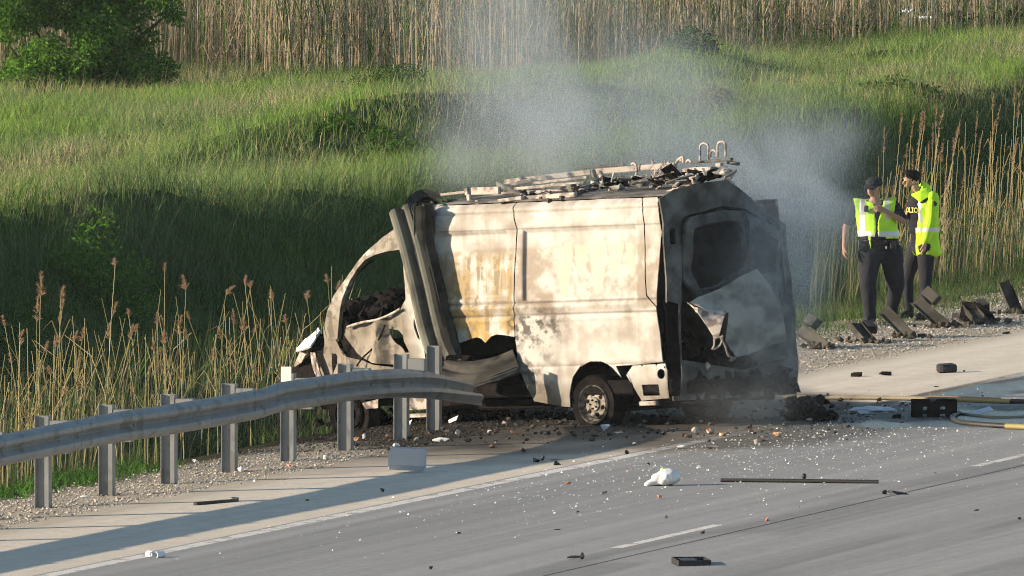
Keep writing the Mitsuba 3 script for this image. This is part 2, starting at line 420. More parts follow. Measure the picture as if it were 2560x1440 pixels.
# glass crumbs sprayed over the lanes
N = 2900
r = rng.normal(11.5, 6.0, N); n = -np.abs(rng.normal(0, 1.9, N)) * 1.0 - .15 + rng.normal(0, .4, N)
k = (n > -8) & (n < 2.4) & (r > -6) & (r < 30); r, n = r[k], n[k]; N = len(r)
s = .005 + .014 * rng.random(N) ** 2.5
tri = np.array([[0, 1, 0], [-.9, -.5, 0], [.9, -.4, 0], [0, 0, .9]], float)
q = SR.from_euler('z', rng.uniform(0, 6.28, N)).as_matrix()
v = np.einsum('nij,kj->nki', q, tri) * s[:, None, None] * rng.uniform(.5, 1.1, (N, 4, 1)) + w(r, n, ground(r, n) + .004)[:, None]
fc = np.array([[0, 1, 3], [1, 2, 3], [2, 0, 3], [0, 2, 1]])
k = part('glass_crumbs', (v.reshape(-1, 3), (fc[None] + (np.arange(N) * 4)[:, None, None]).reshape(-1, 3)), 'mat_white')
tag(k, 'glittering crumbs of broken glass strewn over the grey lanes', 'glass', None, 'stuff')

# water left by the hoses
def puddle(key, pts, label):
    pg = sg.Polygon([tuple(np.r_[rn(ong(*q))]) for q in pts]).buffer(.15).buffer(-.1)
    bx_ = pg.bounds
    # ragged outline
    bd = np.array(pg.exterior.segmentize(.12).coords)[:-1]
    bd = bd + .22 * (meshkit.fbm(np.c_[bd * 1.9, bd[:, :1] * 0 + 3], 3, 5)[:, None] - .5) * np.array([.8, .45])
    pg = sg.Polygon(bd).buffer(0)
    if pg.geom_type != 'Polygon': pg = max(pg.geoms, key=lambda g: g.area)
    uv, f = sheet(pg, .3)
    struct(key, (w(uv[:, 0], uv[:, 1], ground(uv[:, 0], uv[:, 1]) + .010), f), 'mat_water', label)
def water_rough(p, n_, uv): return .32 + .3 * smoothstep(.4, .7, fbm(p.x * 2, p.y * .7, 0, 3))
scene['mat_water'] = princ((.06, .06, .058), mikit.proc(water_rough), 0, .4)
# ------------------------------------------------------------------ grass and weeds
def in_view(r, n, z=0.6, margin=2.5):
    p = w(r, n, z) - cam
    dep = p @ cF
    return np.abs(p @ cX) < dep * 1280 / FPX + margin

def blades(r, n, L, wd, lean_az, lean, cols, seg=2):
    """bent grass blades as one mesh: 2*seg+1 vertices each"""
    N = len(r)
    root = w(r, n, ground(r, n) - .03)
    face = rng.uniform(0, np.pi, N)
    side = np.stack([np.cos(face), np.sin(face), 0 * face], -1) * (wd / 2)[:, None]
    ld = np.stack([np.cos(lean_az), np.sin(lean_az), 0 * lean_az], -1)
    vs = []
    for k in range(seg + 1):
        t = k / seg
        c = root + ld * (L * lean * t ** 1.8)[:, None] + Zv * (L * (t - .35 * lean * t ** 2))[:, None]
        if k < seg: vs += [c - side * (1 - .5 * t), c + side * (1 - .5 * t)]
        else: vs += [c]
    v = np.stack(vs, 1); m = 2 * seg + 1
    f = []
    for k in range(seg - 1): f += [[2 * k, 2 * k + 1, 2 * k + 3], [2 * k, 2 * k + 3, 2 * k + 2]]
    f += [[2 * seg - 2, 2 * seg - 1, 2 * seg]]
    F_ = (np.array(f)[None] + (np.arange(N) * m)[:, None, None]).reshape(-1, 3)
    return v.reshape(-1, 3), F_, np.repeat(cols, m, 0)

def field(N, r0, r1, n0, n1, keep=None):
    r, n = rng.uniform(r0, r1, N), rng.uniform(n0, n1, N)
    k = in_view(r, n)
    if keep is not None: k &= rng.random(N) < keep(r, n)
    return r[k], n[k]

def grass_cols(r, n):
    """living colour of the grass, in patches: fresh green, grey green, straw"""
    N = len(r)
    a = meshkit.fbm(np.stack([r * .10, n * .33, n * 0], -1), 3, 21)
    b = meshkit.fbm(np.stack([r * .28 + 7, n * .8, n * 0], -1), 3, 22)
    green, fresh, straw = np.array([.118, .196, .066]), np.array([.118, .222, .046]), np.array([.34, .31, .19])
    t = np.clip((b - .42) / .2, 0, 1)[:, None]
    c = green * (1 - t) + fresh * t
    s = (np.clip((a - .50) / .16, 0, 1) * .45 + .03)
    s = (rng.random(N) < s)[:, None]
    c = np.where(s, c * .35 + straw * .65, c)
    # hay bank top, lush ditch; contrast deepened to paint in the slope's shade
    dry_or_lit = np.clip((n - crest_n(np.clip(r, -60, 300)) + 1.5) / 2.5, 0, 1)[:, None]
    c = c * (1 + dry_or_lit * (np.array([.80, .50, .66]) - .0)) * (.62 + .38 * dry_or_lit)
    return c * rng.uniform(.55, 1.35, (N, 1)) * rng.uniform(.93, 1.07, (N, 3))

# the meadow on the bank: tussocks of long blades
NT = 90000
burnt_out = lambda r, n: np.hypot((r - 15.0) / 6.5, (n - 4.2) / 2.6) > 1 + .35 * (meshkit.noise(np.stack([r * .9, n * .9, n * 0], -1), 6) - .5)
tr, tn = field(NT, -4, 126, 4.5, 42, burnt_out)
per = 9
r = np.repeat(tr, per) + rng.normal(0, .11, len(tr) * per); n = np.repeat(tn, per) + rng.normal(0, .11, len(tr) * per)
hgt = .26 + .46 * meshkit.fbm(np.stack([r * .22, n * .5, n * 0], -1), 3, 31)
hgt = np.where(n > 15, hgt * .72, hgt)
hgt = np.where(n < 7.5, np.minimum(hgt, .10 + .10 * (n - 4.5)), hgt)
L = hgt * rng.uniform(.55, 1.25, len(r))
az = np.repeat(rng.uniform(0, 6.28, len(tr)), per) * .35 + rng.uniform(0, 6.28, len(r)) * .35 - .6
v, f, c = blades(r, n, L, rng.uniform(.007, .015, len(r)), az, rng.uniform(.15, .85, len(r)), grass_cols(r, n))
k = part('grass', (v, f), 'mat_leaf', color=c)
tag(k, 'tall meadow grass covering the ditch and the bank', 'grass', None, 'stuff')

# low green weeds at the edge of the gravel
r, n = field(26000, -6, 62, 4.3, 6.0, lambda r, n: np.clip((n - 4.35 - np.clip((r - 24) * .3, 0, 1.3)) * 1.6, 0, 1) * burnt_out(r, n) * (meshkit.fbm(np.stack([r * .8, n * .8, n * 0], -1), 2, 3) > .42))
v, f, c = blades(r, n, rng.uniform(.06, .26, len(r)), rng.uniform(.012, .026, len(r)), rng.uniform(0, 6.28, len(r)), rng.uniform(.3, .9, len(r)),
                 np.array([.08, .19, .035]) * rng.uniform(.6, 1.3, (len(r), 1)))
k = part('verge_weeds', (v, f), 'mat_leaf', color=c)
tag(k, 'short bright green weeds between gravel and reeds', 'weeds', None, 'stuff')

# long pale seed stems rising out of the grass
r, n = field(11000, -4, 120, 12.5, 36, lambda r, n: .12 + .5 * (meshkit.fbm(np.stack([r * .15, n * .4, n * 0], -1), 3, 41) > .52))
v, f, c = blades(r, n, rng.uniform(.5, 1.0, len(r)), rng.uniform(.005, .010, len(r)), rng.uniform(-.9, .9, len(r)), rng.uniform(.1, .8, len(r)),
                 np.array([.36, .31, .17]) * rng.uniform(.6, 1.2, (len(r), 1)), 3)
k = part('seed_stems', (v, f), 'mat_leaf', color=c)
tag(k, 'thin pale seed stems standing out of the meadow grass', 'grass', None, 'stuff')

# ------------------------------------------------------------------ reeds
def reed_mesh(L, lean_az, lean, rad, seed, leaves=2, sides=3, kink=None):
    """stalk (a thin tapering tube) and leaves, about the origin; returns stalk, leaf list, top, direction"""
    g = np.random.default_rng(seed)
    t = np.linspace(0, 1, 5)
    d = np.array([math.cos(lean_az), math.sin(lean_az), 0])
    p = d * (lean * L * t ** 1.6)[:, None] + Zv * (L * t * math.sqrt(max(.2, 1 - lean * lean * .8)))[:, None]
    if kink: p[3:] += d * L * kink * np.array([[.35], [1.0]]) - Zv * L * kink * np.array([[.05], [.55]])
    st = tube(p, rad * np.linspace(1, .55, 5), sides, False)
    lv = []
    for q in range(leaves):
        h = g.uniform(.25, .8); k = h * 4; i = int(k); b = p[i] + (p[min(i + 1, 4)] - p[i]) * (k - i)
        az = g.uniform(0, 6.28); dd = np.array([math.cos(az), math.sin(az), 0]); sd = np.cross(dd, Zv) * g.uniform(.006, .012)
        ll = g.uniform(.25, .5); pts = [b, b + dd * ll * .35 + Zv * ll * .55, b + dd * ll * .8 + Zv * ll * g.uniform(.1, .6)]
        lv.append((np.array([pts[0] - sd, pts[0] + sd, pts[1] - sd * .8, pts[1] + sd * .8, pts[2]]), np.array([[0, 1, 3], [0, 3, 2], [2, 3, 4]])))
    return st, lv, p[-1], (p[-1] - p[-2]) / np.linalg.norm(p[-1] - p[-2])

def plume_mesh(top, dirn, L, wd, seed, droop=.5, n_=46):
    """feathery seed head: many thin drooping slivers along its axis"""
    g = np.random.default_rng(seed); m = MB(); az0 = g.uniform(0, 6.28)
    side = np.array([math.cos(az0), math.sin(az0), 0]); L, wd = L * 1.25, wd * .55
    for i in range(n_):
        t = g.random(); b = top + dirn * L * (t * 1.0 - .1) + side * droop * L * .5 * t ** 2
        az = g.uniform(0, 6.28); d = np.array([math.cos(az), math.sin(az), g.uniform(.7, 2.2)]) + side * droop * .8; d /= np.linalg.norm(d)
        ll = wd * (1.15 - t) * g.uniform(.6, 1.5) + .02; s = np.cross(d, Zv); s /= np.linalg.norm(s) + 1e-9; s *= g.uniform(.006, .011)
        m.add((np.array([b - s, b + s, b + d * ll + s * .6 - Zv * ll * .15, b + d * ll * 1.5 - Zv * ll * .5]), np.array([[0, 1, 2], [0, 2, 3]])))
    return m.get()

STALK = [np.array(c) for c in ((.40, .33, .17), (.33, .29, .14), (.26, .25, .12), (.46, .38, .22))]
for i, c in enumerate(STALK): scene[f'mat_stalk_{i}'] = diffuse(tuple(c))
scene['mat_plume'] = {'type': 'principledthin', 'base_color': rgb(.40, .265, .165), 'roughness': .8, 'diff_trans': .8, 'spec_trans': 0.0, 'eta': 1.3}
scene['mat_reed_leaf'] = {'type': 'principledthin', 'base_color': rgb(.14, .22, .05), 'roughness': .6, 'diff_trans': .9, 'spec_trans': 0.0, 'eta': 1.3}
scene['mat_dry_leaf'] = {'type': 'principledthin', 'base_color': rgb(.34, .27, .14), 'roughness': .7, 'diff_trans': .7, 'spec_trans': 0.0, 'eta': 1.3}

def reed(base, L, az, lean, seed, plume=None, leaves=1, label='', group='', kink=None, rad=.0065, leafmat='mat_dry_leaf'):
    k = thing('reed')
    st, lv, top, d = reed_mesh(L, az, lean, rad, seed, leaves, 4, kink)
    part(k + '__stalk', (st[0] + base, st[1]), f'mat_stalk_{seed % 4}', smooth=True)
    for q in lv: part(k + '__leaf', (q[0] + base, q[1]), leafmat)
    if plume: part(k + '__plume', plume_mesh(base + top, d, plume[0], plume[1], seed, plume[2]), 'mat_plume')
    tag(k, label, 'reed', group)
    return k

# the ones that stand out in the ditch left of the wreck: plume pixel, foot pixel, plume size and droop
def reed_px(tip, foot_x, n, plume, seed, label, group, leaves=1, kink=None):
    top = on_plane_n(tip[0], tip[1], n)
    d = ray(foot_x, 950); q = cam + d * ((n - (cam - P0) @ Nv) / (d @ Nv)); r, _ = rn(q)
    base = w(r, n, ground(r, n) - .03)
    v = top - base; h = np.linalg.norm(v); ho = math.hypot(v[0], v[1]); az = math.atan2(v[1], v[0])
    lean = ho / h
    return reed(base, h, az, lean, seed, plume, leaves, label, group, kink)
GL = 'reeds in the ditch behind the left guardrail'
marked = [((101, 738), 95, 6.6, (.22, .085, .2), 'reed with the largest ragged orange plume, far left behind the guardrail'),
          ((152, 742), 143, 6.9, (.10, .05, .6), 'reed with a small curled plume just right of the largest plume'),
          ((92, 800), 90, 6.0, (.24, .06, .2), 'reed with a long narrow orange plume under the largest plume'),
          ((288, 663), 262, 7.2, (.06, .035, .8), 'tallest reed left of the van, its tiny head bent to the right'),
          ((412, 678), 410, 7.4, (.08, .03, .1), 'tall straight reed with a small upright pale head'),
          ((465, 722), 452, 7.0, (.13, .07, .9), 'reed with a ragged plume spread to both sides'),
          ((566, 745), 500, 7.0, (.09, .05, 1.2), 'reed leaning far to the right under a tufted pink head'),
          ((613, 715), 640, 7.4, (.10, .04, -.6), 'reed leaning left with a pale drooping head, near the van'),
          ((682, 748), 712, 7.6, (.09, .045, -.5), 'second leaning reed from the van nose'),
          ((765, 748), 795, 7.7, (.08, .045, -.6), 'leaning reed nearest to the van nose'),
          ((445, 832), 440, 6.2, (.17, .07, .4), 'reed with a hanging orange plume in the middle of the ditch'),
          ((610, 828), 628, 6.6, (.13, .07, -.2), 'reed with a double brown plume halfway to the van'),
          ((50, 862), 45, 6.0, (.13, .06, .5), 'reed with a dull brown plume at the far left, below the largest plume'),
          ((138, 870), 130, 6.0, (.12, .05, .3), 'low reed with a narrow orange plume close to the guardrail at left'),
          ((205, 855), 160, 6.0, (.13, .05, .9), 'reed leaning right with a curved plume above the second post'),
          ((535, 892), 545, 6.3, (.08, .04, .3), 'short reed with a rusty head above the fourth post'),
          ((412, 885), 420, 6.1, (.15, .03, -.3), 'reed with a drooping golden head close behind the rail'),
          ((715, 808), 722, 7.3, (.08, .05, -.4), 'reed with a dark brown head left of the van nose'),
          ((820, 706), 838, 8.6, (.08, .04, -.5), 'reed with a small head seen above the white bonnet corner')]
for i, (tip, fx, n, pl, lab) in enumerate(marked): reed_px(tip, fx, n, pl, 100 + i, lab, None, 2)
# the rest of that stand: bare, broken and plumed stalks
cnt = 0
while cnt < 230:
    r, n = rng.uniform(-2, 26), rng.uniform(5.4, 9.6)
    q = w(r, n, 0) - cam; pxx = 1280 + FPX * (q @ cX) / (q @ cF)
    if not (-40 < pxx < 880): continue
    if 11.5 < r < 19 and n < 7.4: continue
    cnt += 1
    L = rng.uniform(.7, 1.9) * (1.0 if n > 6.2 else .8)
    br = rng.random()
    pl = (rng.uniform(.06, .14), rng.uniform(.03, .055), rng.uniform(-.8, .8)) if br < .18 else None
    az = rng.choice([0, math.pi]) + rng.normal(0, .5)
    reed(w(r, n, ground(r, n) - .03), L, az, abs(rng.normal(.05, .13)), 300 + cnt, pl, 1 + (rng.random() < .5),
         'thin tan reed with a small brown head in the ditch behind the left guardrail' if pl else 'bare tan reed stalk in the ditch behind the left guardrail', 'plumed reeds in the left ditch' if pl else 'bare reeds in the left ditch',
         kink=rng.uniform(.15, .3) if br > .9 else None, leafmat='mat_reed_leaf' if rng.random() < .35 else 'mat_dry_leaf')

# the stand behind the two officers at the right
cnt = 0
while cnt < 120:
    r, n = rng.uniform(38, 72), rng.uniform(8.2, 10.4)
    q = w(r, n, 0) - cam; pxx = 1280 + FPX * (q @ cX) / (q @ cF)
    if not (2190 < pxx < 2620): continue
    cnt += 1
    L = rng.uniform(1.3, 2.55); br = rng.random()
    pl = (rng.uniform(.16, .32), rng.uniform(.02, .035), rng.uniform(-.15, .25)) if br < .45 else None
    reed(w(r, n, ground(r, n) - .03), L, rng.uniform(-.6, .6), abs(rng.normal(.04, .07)), 600 + cnt, pl, 1 + (rng.random() < .6),
         'upright reed with a narrow orange head behind the two officers' if pl else 'upright pale reed stalk behind the two officers', 'plumed reeds behind the officers' if pl else 'bare reeds behind the officers',
         leafmat='mat_reed_leaf' if rng.random() < .4 else 'mat_dry_leaf')

# dense filling: green and dead blades among both stands
def reed_fill(key, N, box_, L0, L1, pxr, label, dry_or_lit, seed):
    r, n = rng.uniform(box_[0], box_[1], N), rng.uniform(box_[2], box_[3], N)
    q = w(r, n, 0) - cam; pxx = 1280 + FPX * (q @ cX) / (q @ cF)
    k = (pxx > pxr[0]) & (pxx < pxr[1]) & ~((r > 11.5) & (r < 19) & (n < 7.4)); r, n = r[k], n[k]
    N = len(r)
    c = np.where((rng.random(N) < dry_or_lit)[:, None], np.array([.31, .265, .16]), np.array([.08, .135, .045])) * rng.uniform(.5, 1.25, (N, 1))
    v, f, c = blades(r, n, rng.uniform(L0, L1, N), rng.uniform(.007, .014, N), rng.uniform(-1, 1, N), np.abs(rng.normal(.05, .14, N)), c, 3)
    tag(part(key, (v, f), 'mat_leaf', color=c), label, 'reeds', None, 'stuff')
reed_fill('reed_undergrowth', 7500, (-4, 28, 5.6, 10.2), .35, 1.6, (-150, 960), 'dark green and dead reed blades crowding the left ditch', .42, 1)
reed_fill('reed_undergrowth', 8500, (36, 80, 7.8, 10.8), .4, 1.7, (2020, 2750), 'dense pale and green reed blades behind the two officers', .45, 2)
# ------------------------------------------------------------------ the reed bed on top of the bank, bushes and the tree
def reed_bed(key, N, r0, r1, n0, n1, label, L0, L1, green=.25, keep=None):
    r, n = field(N, r0, r1, n0, n1, keep)
    N = len(r)
    L = rng.uniform(L0, L1, N) * np.interp(w(r, n, 0)[:, 0], [-3, 3, 9], [1.0, .80, .70])
    base = w(r, n, ground(r, n) - .03); az = rng.uniform(0, 6.28, N); ln = np.abs(rng.normal(0, .09, N))
    d = np.stack([np.cos(az), np.sin(az), 0 * az], -1)
    wd = rng.uniform(.005, .010, N)
    # stalk: three-sided, two segments
    V, F_ = [], []
    for k, (t, s) in enumerate(((0, 1), (.55, .85), (1, .5))):
        c = base + d * (L * ln * t ** 1.5)[:, None] + Zv * (L * t)[:, None]
        for a in (0, 2.094, 4.189):
            V.append(c + np.stack([np.cos(a + az), np.sin(a + az), 0 * az], -1) * (wd * s)[:, None])
    v = np.stack(V, 1)
    f = np.array([[k * 3 + j, k * 3 + (j + 1) % 3, k * 3 + 3 + (j + 1) % 3] for k in (0, 1) for j in range(3)] + [[k * 3 + j, k * 3 + 3 + (j + 1) % 3, k * 3 + 3 + j] for k in (0, 1) for j in range(3)])
    isg = rng.random(N) < green
    c = np.where(isg[:, None], np.array([.10, .17, .04]), np.array([.54, .45, .33])) * rng.uniform(.55, 1.2, (N, 1)) * rng.uniform(.94, 1.06, (N, 3))
    m = MB(); m.add((v.reshape(-1, 3), (f[None] + (np.arange(N) * 9)[:, None, None]).reshape(-1, 3))); cols = [np.repeat(c, 9, 0)]
    # two or three leaves per stalk
    for q in range(3):
        h = rng.uniform(.15, .85, N); b = base + d * (L * ln * h ** 1.5)[:, None] + Zv * (L * h)[:, None]
        a2 = rng.uniform(0, 6.28, N); dd = np.stack([np.cos(a2), np.sin(a2), 0 * a2], -1); sd = np.stack([-np.sin(a2), np.cos(a2), 0 * a2], -1) * rng.uniform(.007, .013, (N, 1))
        ll = rng.uniform(.3, .6, (N, 1))
        lv = np.stack([b - sd, b + sd, b + dd * ll * .3 + Zv * ll * .6 + sd * .7, b + dd * ll * .3 + Zv * ll * .6 - sd * .7, b + dd * ll * .75 + Zv * ll * rng.uniform(.2, .9, (N, 1))], 1)
        lf = np.array([[0, 1, 2], [0, 2, 3], [3, 2, 4]])
        m.add((lv.reshape(-1, 3), (lf[None] + (np.arange(N) * 5)[:, None, None]).reshape(-1, 3)))
        cl = np.where((isg | (rng.random(N) < .3))[:, None], np.array([.11, .19, .045]), np.array([.46, .385, .27])) * rng.uniform(.55, 1.2, (N, 1)); cols.append(np.repeat(cl, 5, 0))
    # plumes: bundles of slivers
    pk = np.nonzero(~isg & (rng.random(N) < .45))[0]; M = len(pk)
    top = base[pk] + d[pk] * (L[pk] * ln[pk])[:, None] + Zv * L[pk][:, None]
    for q in range(7):
        a2 = rng.uniform(0, 6.28, M); dd = np.stack([np.cos(a2), np.sin(a2), 0 * a2], -1) * rng.uniform(.02, .07, (M, 1)); sd = np.stack([-np.sin(a2), np.cos(a2), 0 * a2], -1) * .011
        z0 = rng.uniform(-.12, .12, (M, 1)); hh = rng.uniform(.10, .2, (M, 1))
        pv = np.stack([top + Zv * z0 - sd, top + Zv * z0 + sd, top + dd + Zv * (z0 + hh * .6), top + dd * .7 + Zv * (z0 + hh)], 1)
        m.add((pv.reshape(-1, 3), (np.array([[0, 1, 2], [0, 2, 3]])[None] + (np.arange(M) * 4)[:, None, None]).reshape(-1, 3)))
        cols.append(np.repeat(np.array([.40, .295, .20]) * rng.uniform(.6, 1.15, (M, 1)), 4, 0))
    tag(part(key, m.get(), 'mat_leaf', color=np.vstack(cols)), label, 'reeds', None, 'stuff')
def behind_edge(r, n):
    p = w(r, n, 0.0)
    e = np.interp(p[:, 0], [-14, -9, -7.8, -6.4, -4.1, -1.6, 0, 1.5, 3.3, 5.2, 7.3, 9.3, 15], [226, 228, 233, 232, 226, 222, 220, 220, 224, 230, 230, 234, 240])
    return p[:, 1] > e + 4.0 * (meshkit.noise(np.stack([p[:, 0] * .8, p[:, 0] * 0, p[:, 0] * 0], -1), 8) - .5)
reed_bed('reed_bed', 100000, 60, 190, 22, 52, 'tall tan reed bed along the top of the bank', 1.6, 2.35, .22, lambda r, n: behind_edge(r, n) * np.clip(.70 - .035 * w(r, n, 0)[:, 0], .38, .85))

# foliage
def leaf_cloud(centres, radii, N, size, seed, cols, flat=.8, shell=.35):
    """leaves (bent two-triangle blades) spread through ellipsoids, thicker towards their outside"""
    g = np.random.default_rng(seed)
    k = g.choice(len(centres), N, p=np.array([np.prod(q) for q in radii]) ** .8 / np.sum(np.array([np.prod(q) for q in radii]) ** .8))
    u = g.normal(size=(N, 3)); u /= np.linalg.norm(u, axis=1, keepdims=True); u *= (shell + (1 - shell) * g.random((N, 1)) ** .6)
    c = np.asarray(centres)[k] + u * np.asarray(radii)[k]
    s = size * g.uniform(.6, 1.35, (N, 1))
    d = g.normal(size=(N, 3)) + u * .7; d[:, 2] = d[:, 2] * .7 - .35; d /= np.linalg.norm(d, axis=1, keepdims=True)
    sd = np.cross(d, g.normal(size=(N, 3))); sd /= np.linalg.norm(sd, axis=1, keepdims=True)
    v = np.stack([c, c + d * s * .5 + sd * s * .2, c + d * s, c + d * s * .5 - sd * s * .2], 1)
    f = np.array([[0, 1, 2], [0, 2, 3]])
    col = np.asarray(cols)[g.integers(0, len(cols), N)] * g.uniform(.65, 1.3, (N, 1))
    return (v.reshape(-1, 3), (f[None] + (np.arange(N) * 4)[:, None, None]).reshape(-1, 3)), np.repeat(col, 4, 0)

def limbs(base, ends, r0, seed):
    g = np.random.default_rng(seed); m = MB()
    for e in ends:
        mid = base + (e - base) * .5 + g.normal(0, .12, 3) * np.linalg.norm(e - base) * .4
        m.add(tube(spline([base, mid, e], 7), np.linspace(r0, r0 * .2, 7), 6))
    return m.get()
scene['mat_bark'] = diffuse(mikit.proc(lambda p, n_, uv: mi.Color3f(.11, .085, .06) * (.5 + fbm(p.x * 20, p.y * 20, p.z * 6, 3))))

# the tree at the upper left: low spreading crown, the trunk leaning out of it
def at_n(px, n):
    '''the ground point of the picture column px that lies n metres from the edge line'''
    q = on_plane_n(px, 300, n); r, _ = rn(q)
    return w(r, n, float(ground(r, n)))
tb = at_n(215, 36.0)
k = thing('tree')
def tp(px, py, dy=0.0): return at_depth(px, py, tb[1] + dy)
trunk_ends = [tp(60, 20, .6), tp(185, -40, -.4), tp(330, -30, .5), tp(180, 20, 1.0), tp(440, 20, 0), tp(20, 110, -.6)]
part(k + '__trunk', limbs(tb - Zv * .1, trunk_ends, .07, 5), 'mat_bark', smooth=True)
lobes = [(60, 20, 75), (160, 10, 80), (250, 30, 70), (120, -90, 120), (280, -80, 110), (20, 70, 50), (330, 20, 60), (400, -30, 60), (230, 105, 50), (320, 140, 60), (390, 165, 45), (200, 150, 40), (270, 165, 50), (430, 30, 32), (445, 50, 18), (360, 90, 38), (120, 130, 60), (185, 178, 38), (60, 150, 45), (300, 185, 50), (250, 70, 80), (100, 175, 30), (360, 185, 40), (20, 190, 30), (420, 175, 30), (30, 215, 50), (120, 212, 52), (210, 210, 55), (300, 208, 50), (385, 200, 40), (60, 185, 60), (160, 190, 60), (250, 195, 60), (0, 10, 70), (-60, -20, 90), (380, -110, 90)]
s_t = FPX / tb[1]
part(k + '__crown', *(lambda m, c: (m, 'mat_leaf'))(*leaf_cloud([tp(x, y, rng.uniform(-.9, .9)) for x, y, q in lobes], [np.array([q, q * 1.5, q * .8]) / s_t for x, y, q in lobes], 44000, .095, 77, [(.10, .21, .03), (.13, .28, .04), (.17, .33, .05), (.07, .15, .025)])),
     color=leaf_cloud([tp(x, y, 0) for x, y, q in lobes], [np.array([q, q * 1.5, q * .8]) / s_t for x, y, q in lobes], 44000, .095, 77, [(.10, .21, .03), (.13, .28, .04), (.17, .33, .05), (.07, .15, .025)])[1])
tag(k, 'low spreading green tree at the upper left, in front of the reed bed', 'tree')

def bush(px, py, wpx, hpx, label, seed, cols, N=1500, size=.07):
    """a leafy clump standing on the bank; its foot at the pixel's ground point"""
    b = ong(px, py); s = FPX / b[1]; g = np.random.default_rng(seed)
    W, Hh = wpx / s, hpx / s
    cs, rs = [], []
    for i in range(7):
        q = g.uniform(-.5, .5); h = g.uniform(.15, .75) * (1 - abs(q))
        cs.append(b + np.array([q * W * .8, g.uniform(-.5, .5) * W * .8, Hh * h])); rs.append(np.array([W * .22, W * .25, Hh * .3]))
    k = thing('bush')
    m, c = leaf_cloud(cs, rs, N, size, seed, cols)
    part(k + '__leaves', m, 'mat_leaf', color=c)
    part(k + '__stems', limbs(b - Zv * .1, [q + Zv * .05 for q in cs[:5]], .014, seed), 'mat_bark', smooth=True)
    tag(k, label, 'bush')
dk = [(.035, .085, .018), (.05, .11, .02), (.03, .07, .015)]
br = [(.09, .20, .03), (.11, .23, .035), (.07, .16, .025)]
md = [(.06, .14, .025), (.08, .17, .03), (.05, .11, .02)]
bush(245, 770, 280, 260, 'bright green leafy clump standing alone in the shaded bank at left', 1, br, 1900)
bush(990, 235, 240, 85, 'dark green clump on the bank left of the smoke, below the reed bed', 2, dk, 1900)
bush(790, 135, 120, 60, 'dark clump at the foot of the reed bed, above the long grass', 3, dk, 900)
bush(860, 345, 190, 60, 'mid green leafy clump halfway up the bank left of the van roof', 4, md, 1300)
bush(960, 395, 200, 75, 'dense green clump just left of the van roof front', 5, md, 1600)
bush(2260, 245, 200, 60, 'dark weeds on the bank above the officers', 6, dk, 1200)
bush(1780, 275, 160, 60, 'tawny tufted clump on the bank above the rear of the van', 7, [(.20, .17, .08), (.10, .13, .04), (.26, .20, .10)], 1200)
# dark scrub behind the reed bed at the upper right
for i, (x, y, q) in enumerate(((1930, 112, 170), (2130, 102, 180), (2340, 92, 190), (2520, 84, 180), (1720, 140, 150), (1560, 165, 150))):
    bush(x, y, q, 95, ('dark scrub behind the reeds above the smoke', 'dark scrub behind the reeds above the officers', 'dark scrub behind the reeds with white flower heads in front', 'dark scrub at the right end of the reed bed', 'dark scrub seen through the smoke behind the reeds', 'leftmost dark scrub behind the reeds, in the smoke')[i], 20 + i, dk, 900, .09)
# two white umbels between the reeds at the upper right
for i, (x, y, lab) in enumerate(((2268, 28, 'left white flower head among the reeds at the upper right'), (2312, 44, 'right white flower head among the reeds at the upper right'))):
    b = ong(x - 12, 112); k = thing('flower'); tp_ = at_depth(x, y, b[1])
    part(k + '__stem', tube([b, (b + tp_) / 2 + np.array([.03, 0, 0]), tp_], .008, 4), 'mat_reed_leaf')
    m = MB(); g = np.random.default_rng(i)
    for q in range(22): m.add(lump(.035, q, 0), t=tp_ + g.normal(0, 1, 3) * np.array([.06, .06, .015]))
    part(k + '__umbel', m.get(), 'mat_white'); tag(k, lab, 'flower')
# ------------------------------------------------------------------ guardrail
WPROF = np.array([(-.156, 0.0), (-.137, .012), (-.110, .070), (-.098, .083), (-.060, .083), (-.048, .070), (-.014, .012), (0, .004), (.014, .012), (.048, .070), (.060, .083), (.098, .083), (.110, .070), (.137, .012), (.156, 0.0)])
def w_beam(path, widthdir, outdir, thick=.006, squash=None):
    """the W section carried along a path; widthdir and outdir per path point"""
    path = np.asarray(path, float); n = len(path)
    widthdir = np.broadcast_to(widthdir, (n, 3)); outdir = np.broadcast_to(outdir, (n, 3))
    sq = np.ones(n) if squash is None else np.asarray(squash)
    m = len(WPROF); vs = []
    for o in (0, -thick):
        vs.append(path[:, None] + WPROF[None, :, :1] * widthdir[:, None] + (WPROF[None, :, 1:] * sq[:, None, None] + o) * outdir[:, None])
    v = np.concatenate(vs).reshape(-1, 3); f = []
    for s, o in ((0, 0), (1, n * m)):
        for i in range(n - 1):
            for j in range(m - 1):
                a = o + i * m + j; q = [[a, a + m, a + m + 1], [a, a + m + 1, a + 1]]
                f += q if s else [t[::-1] for t in q]
    for i in range(n - 1):
        for j in (0, m - 1):
            a = i * m + j; b = a + m; f += [[a, b, b + n * m], [a, b + n * m, a + n * m]]
    for i in (0, n - 1):
        for j in range(m - 1):
            a = i * m + j; f += [[a, a + 1, a + 1 + n * m], [a, a + 1 + n * m, a + n * m]]
    return v, np.array(f)

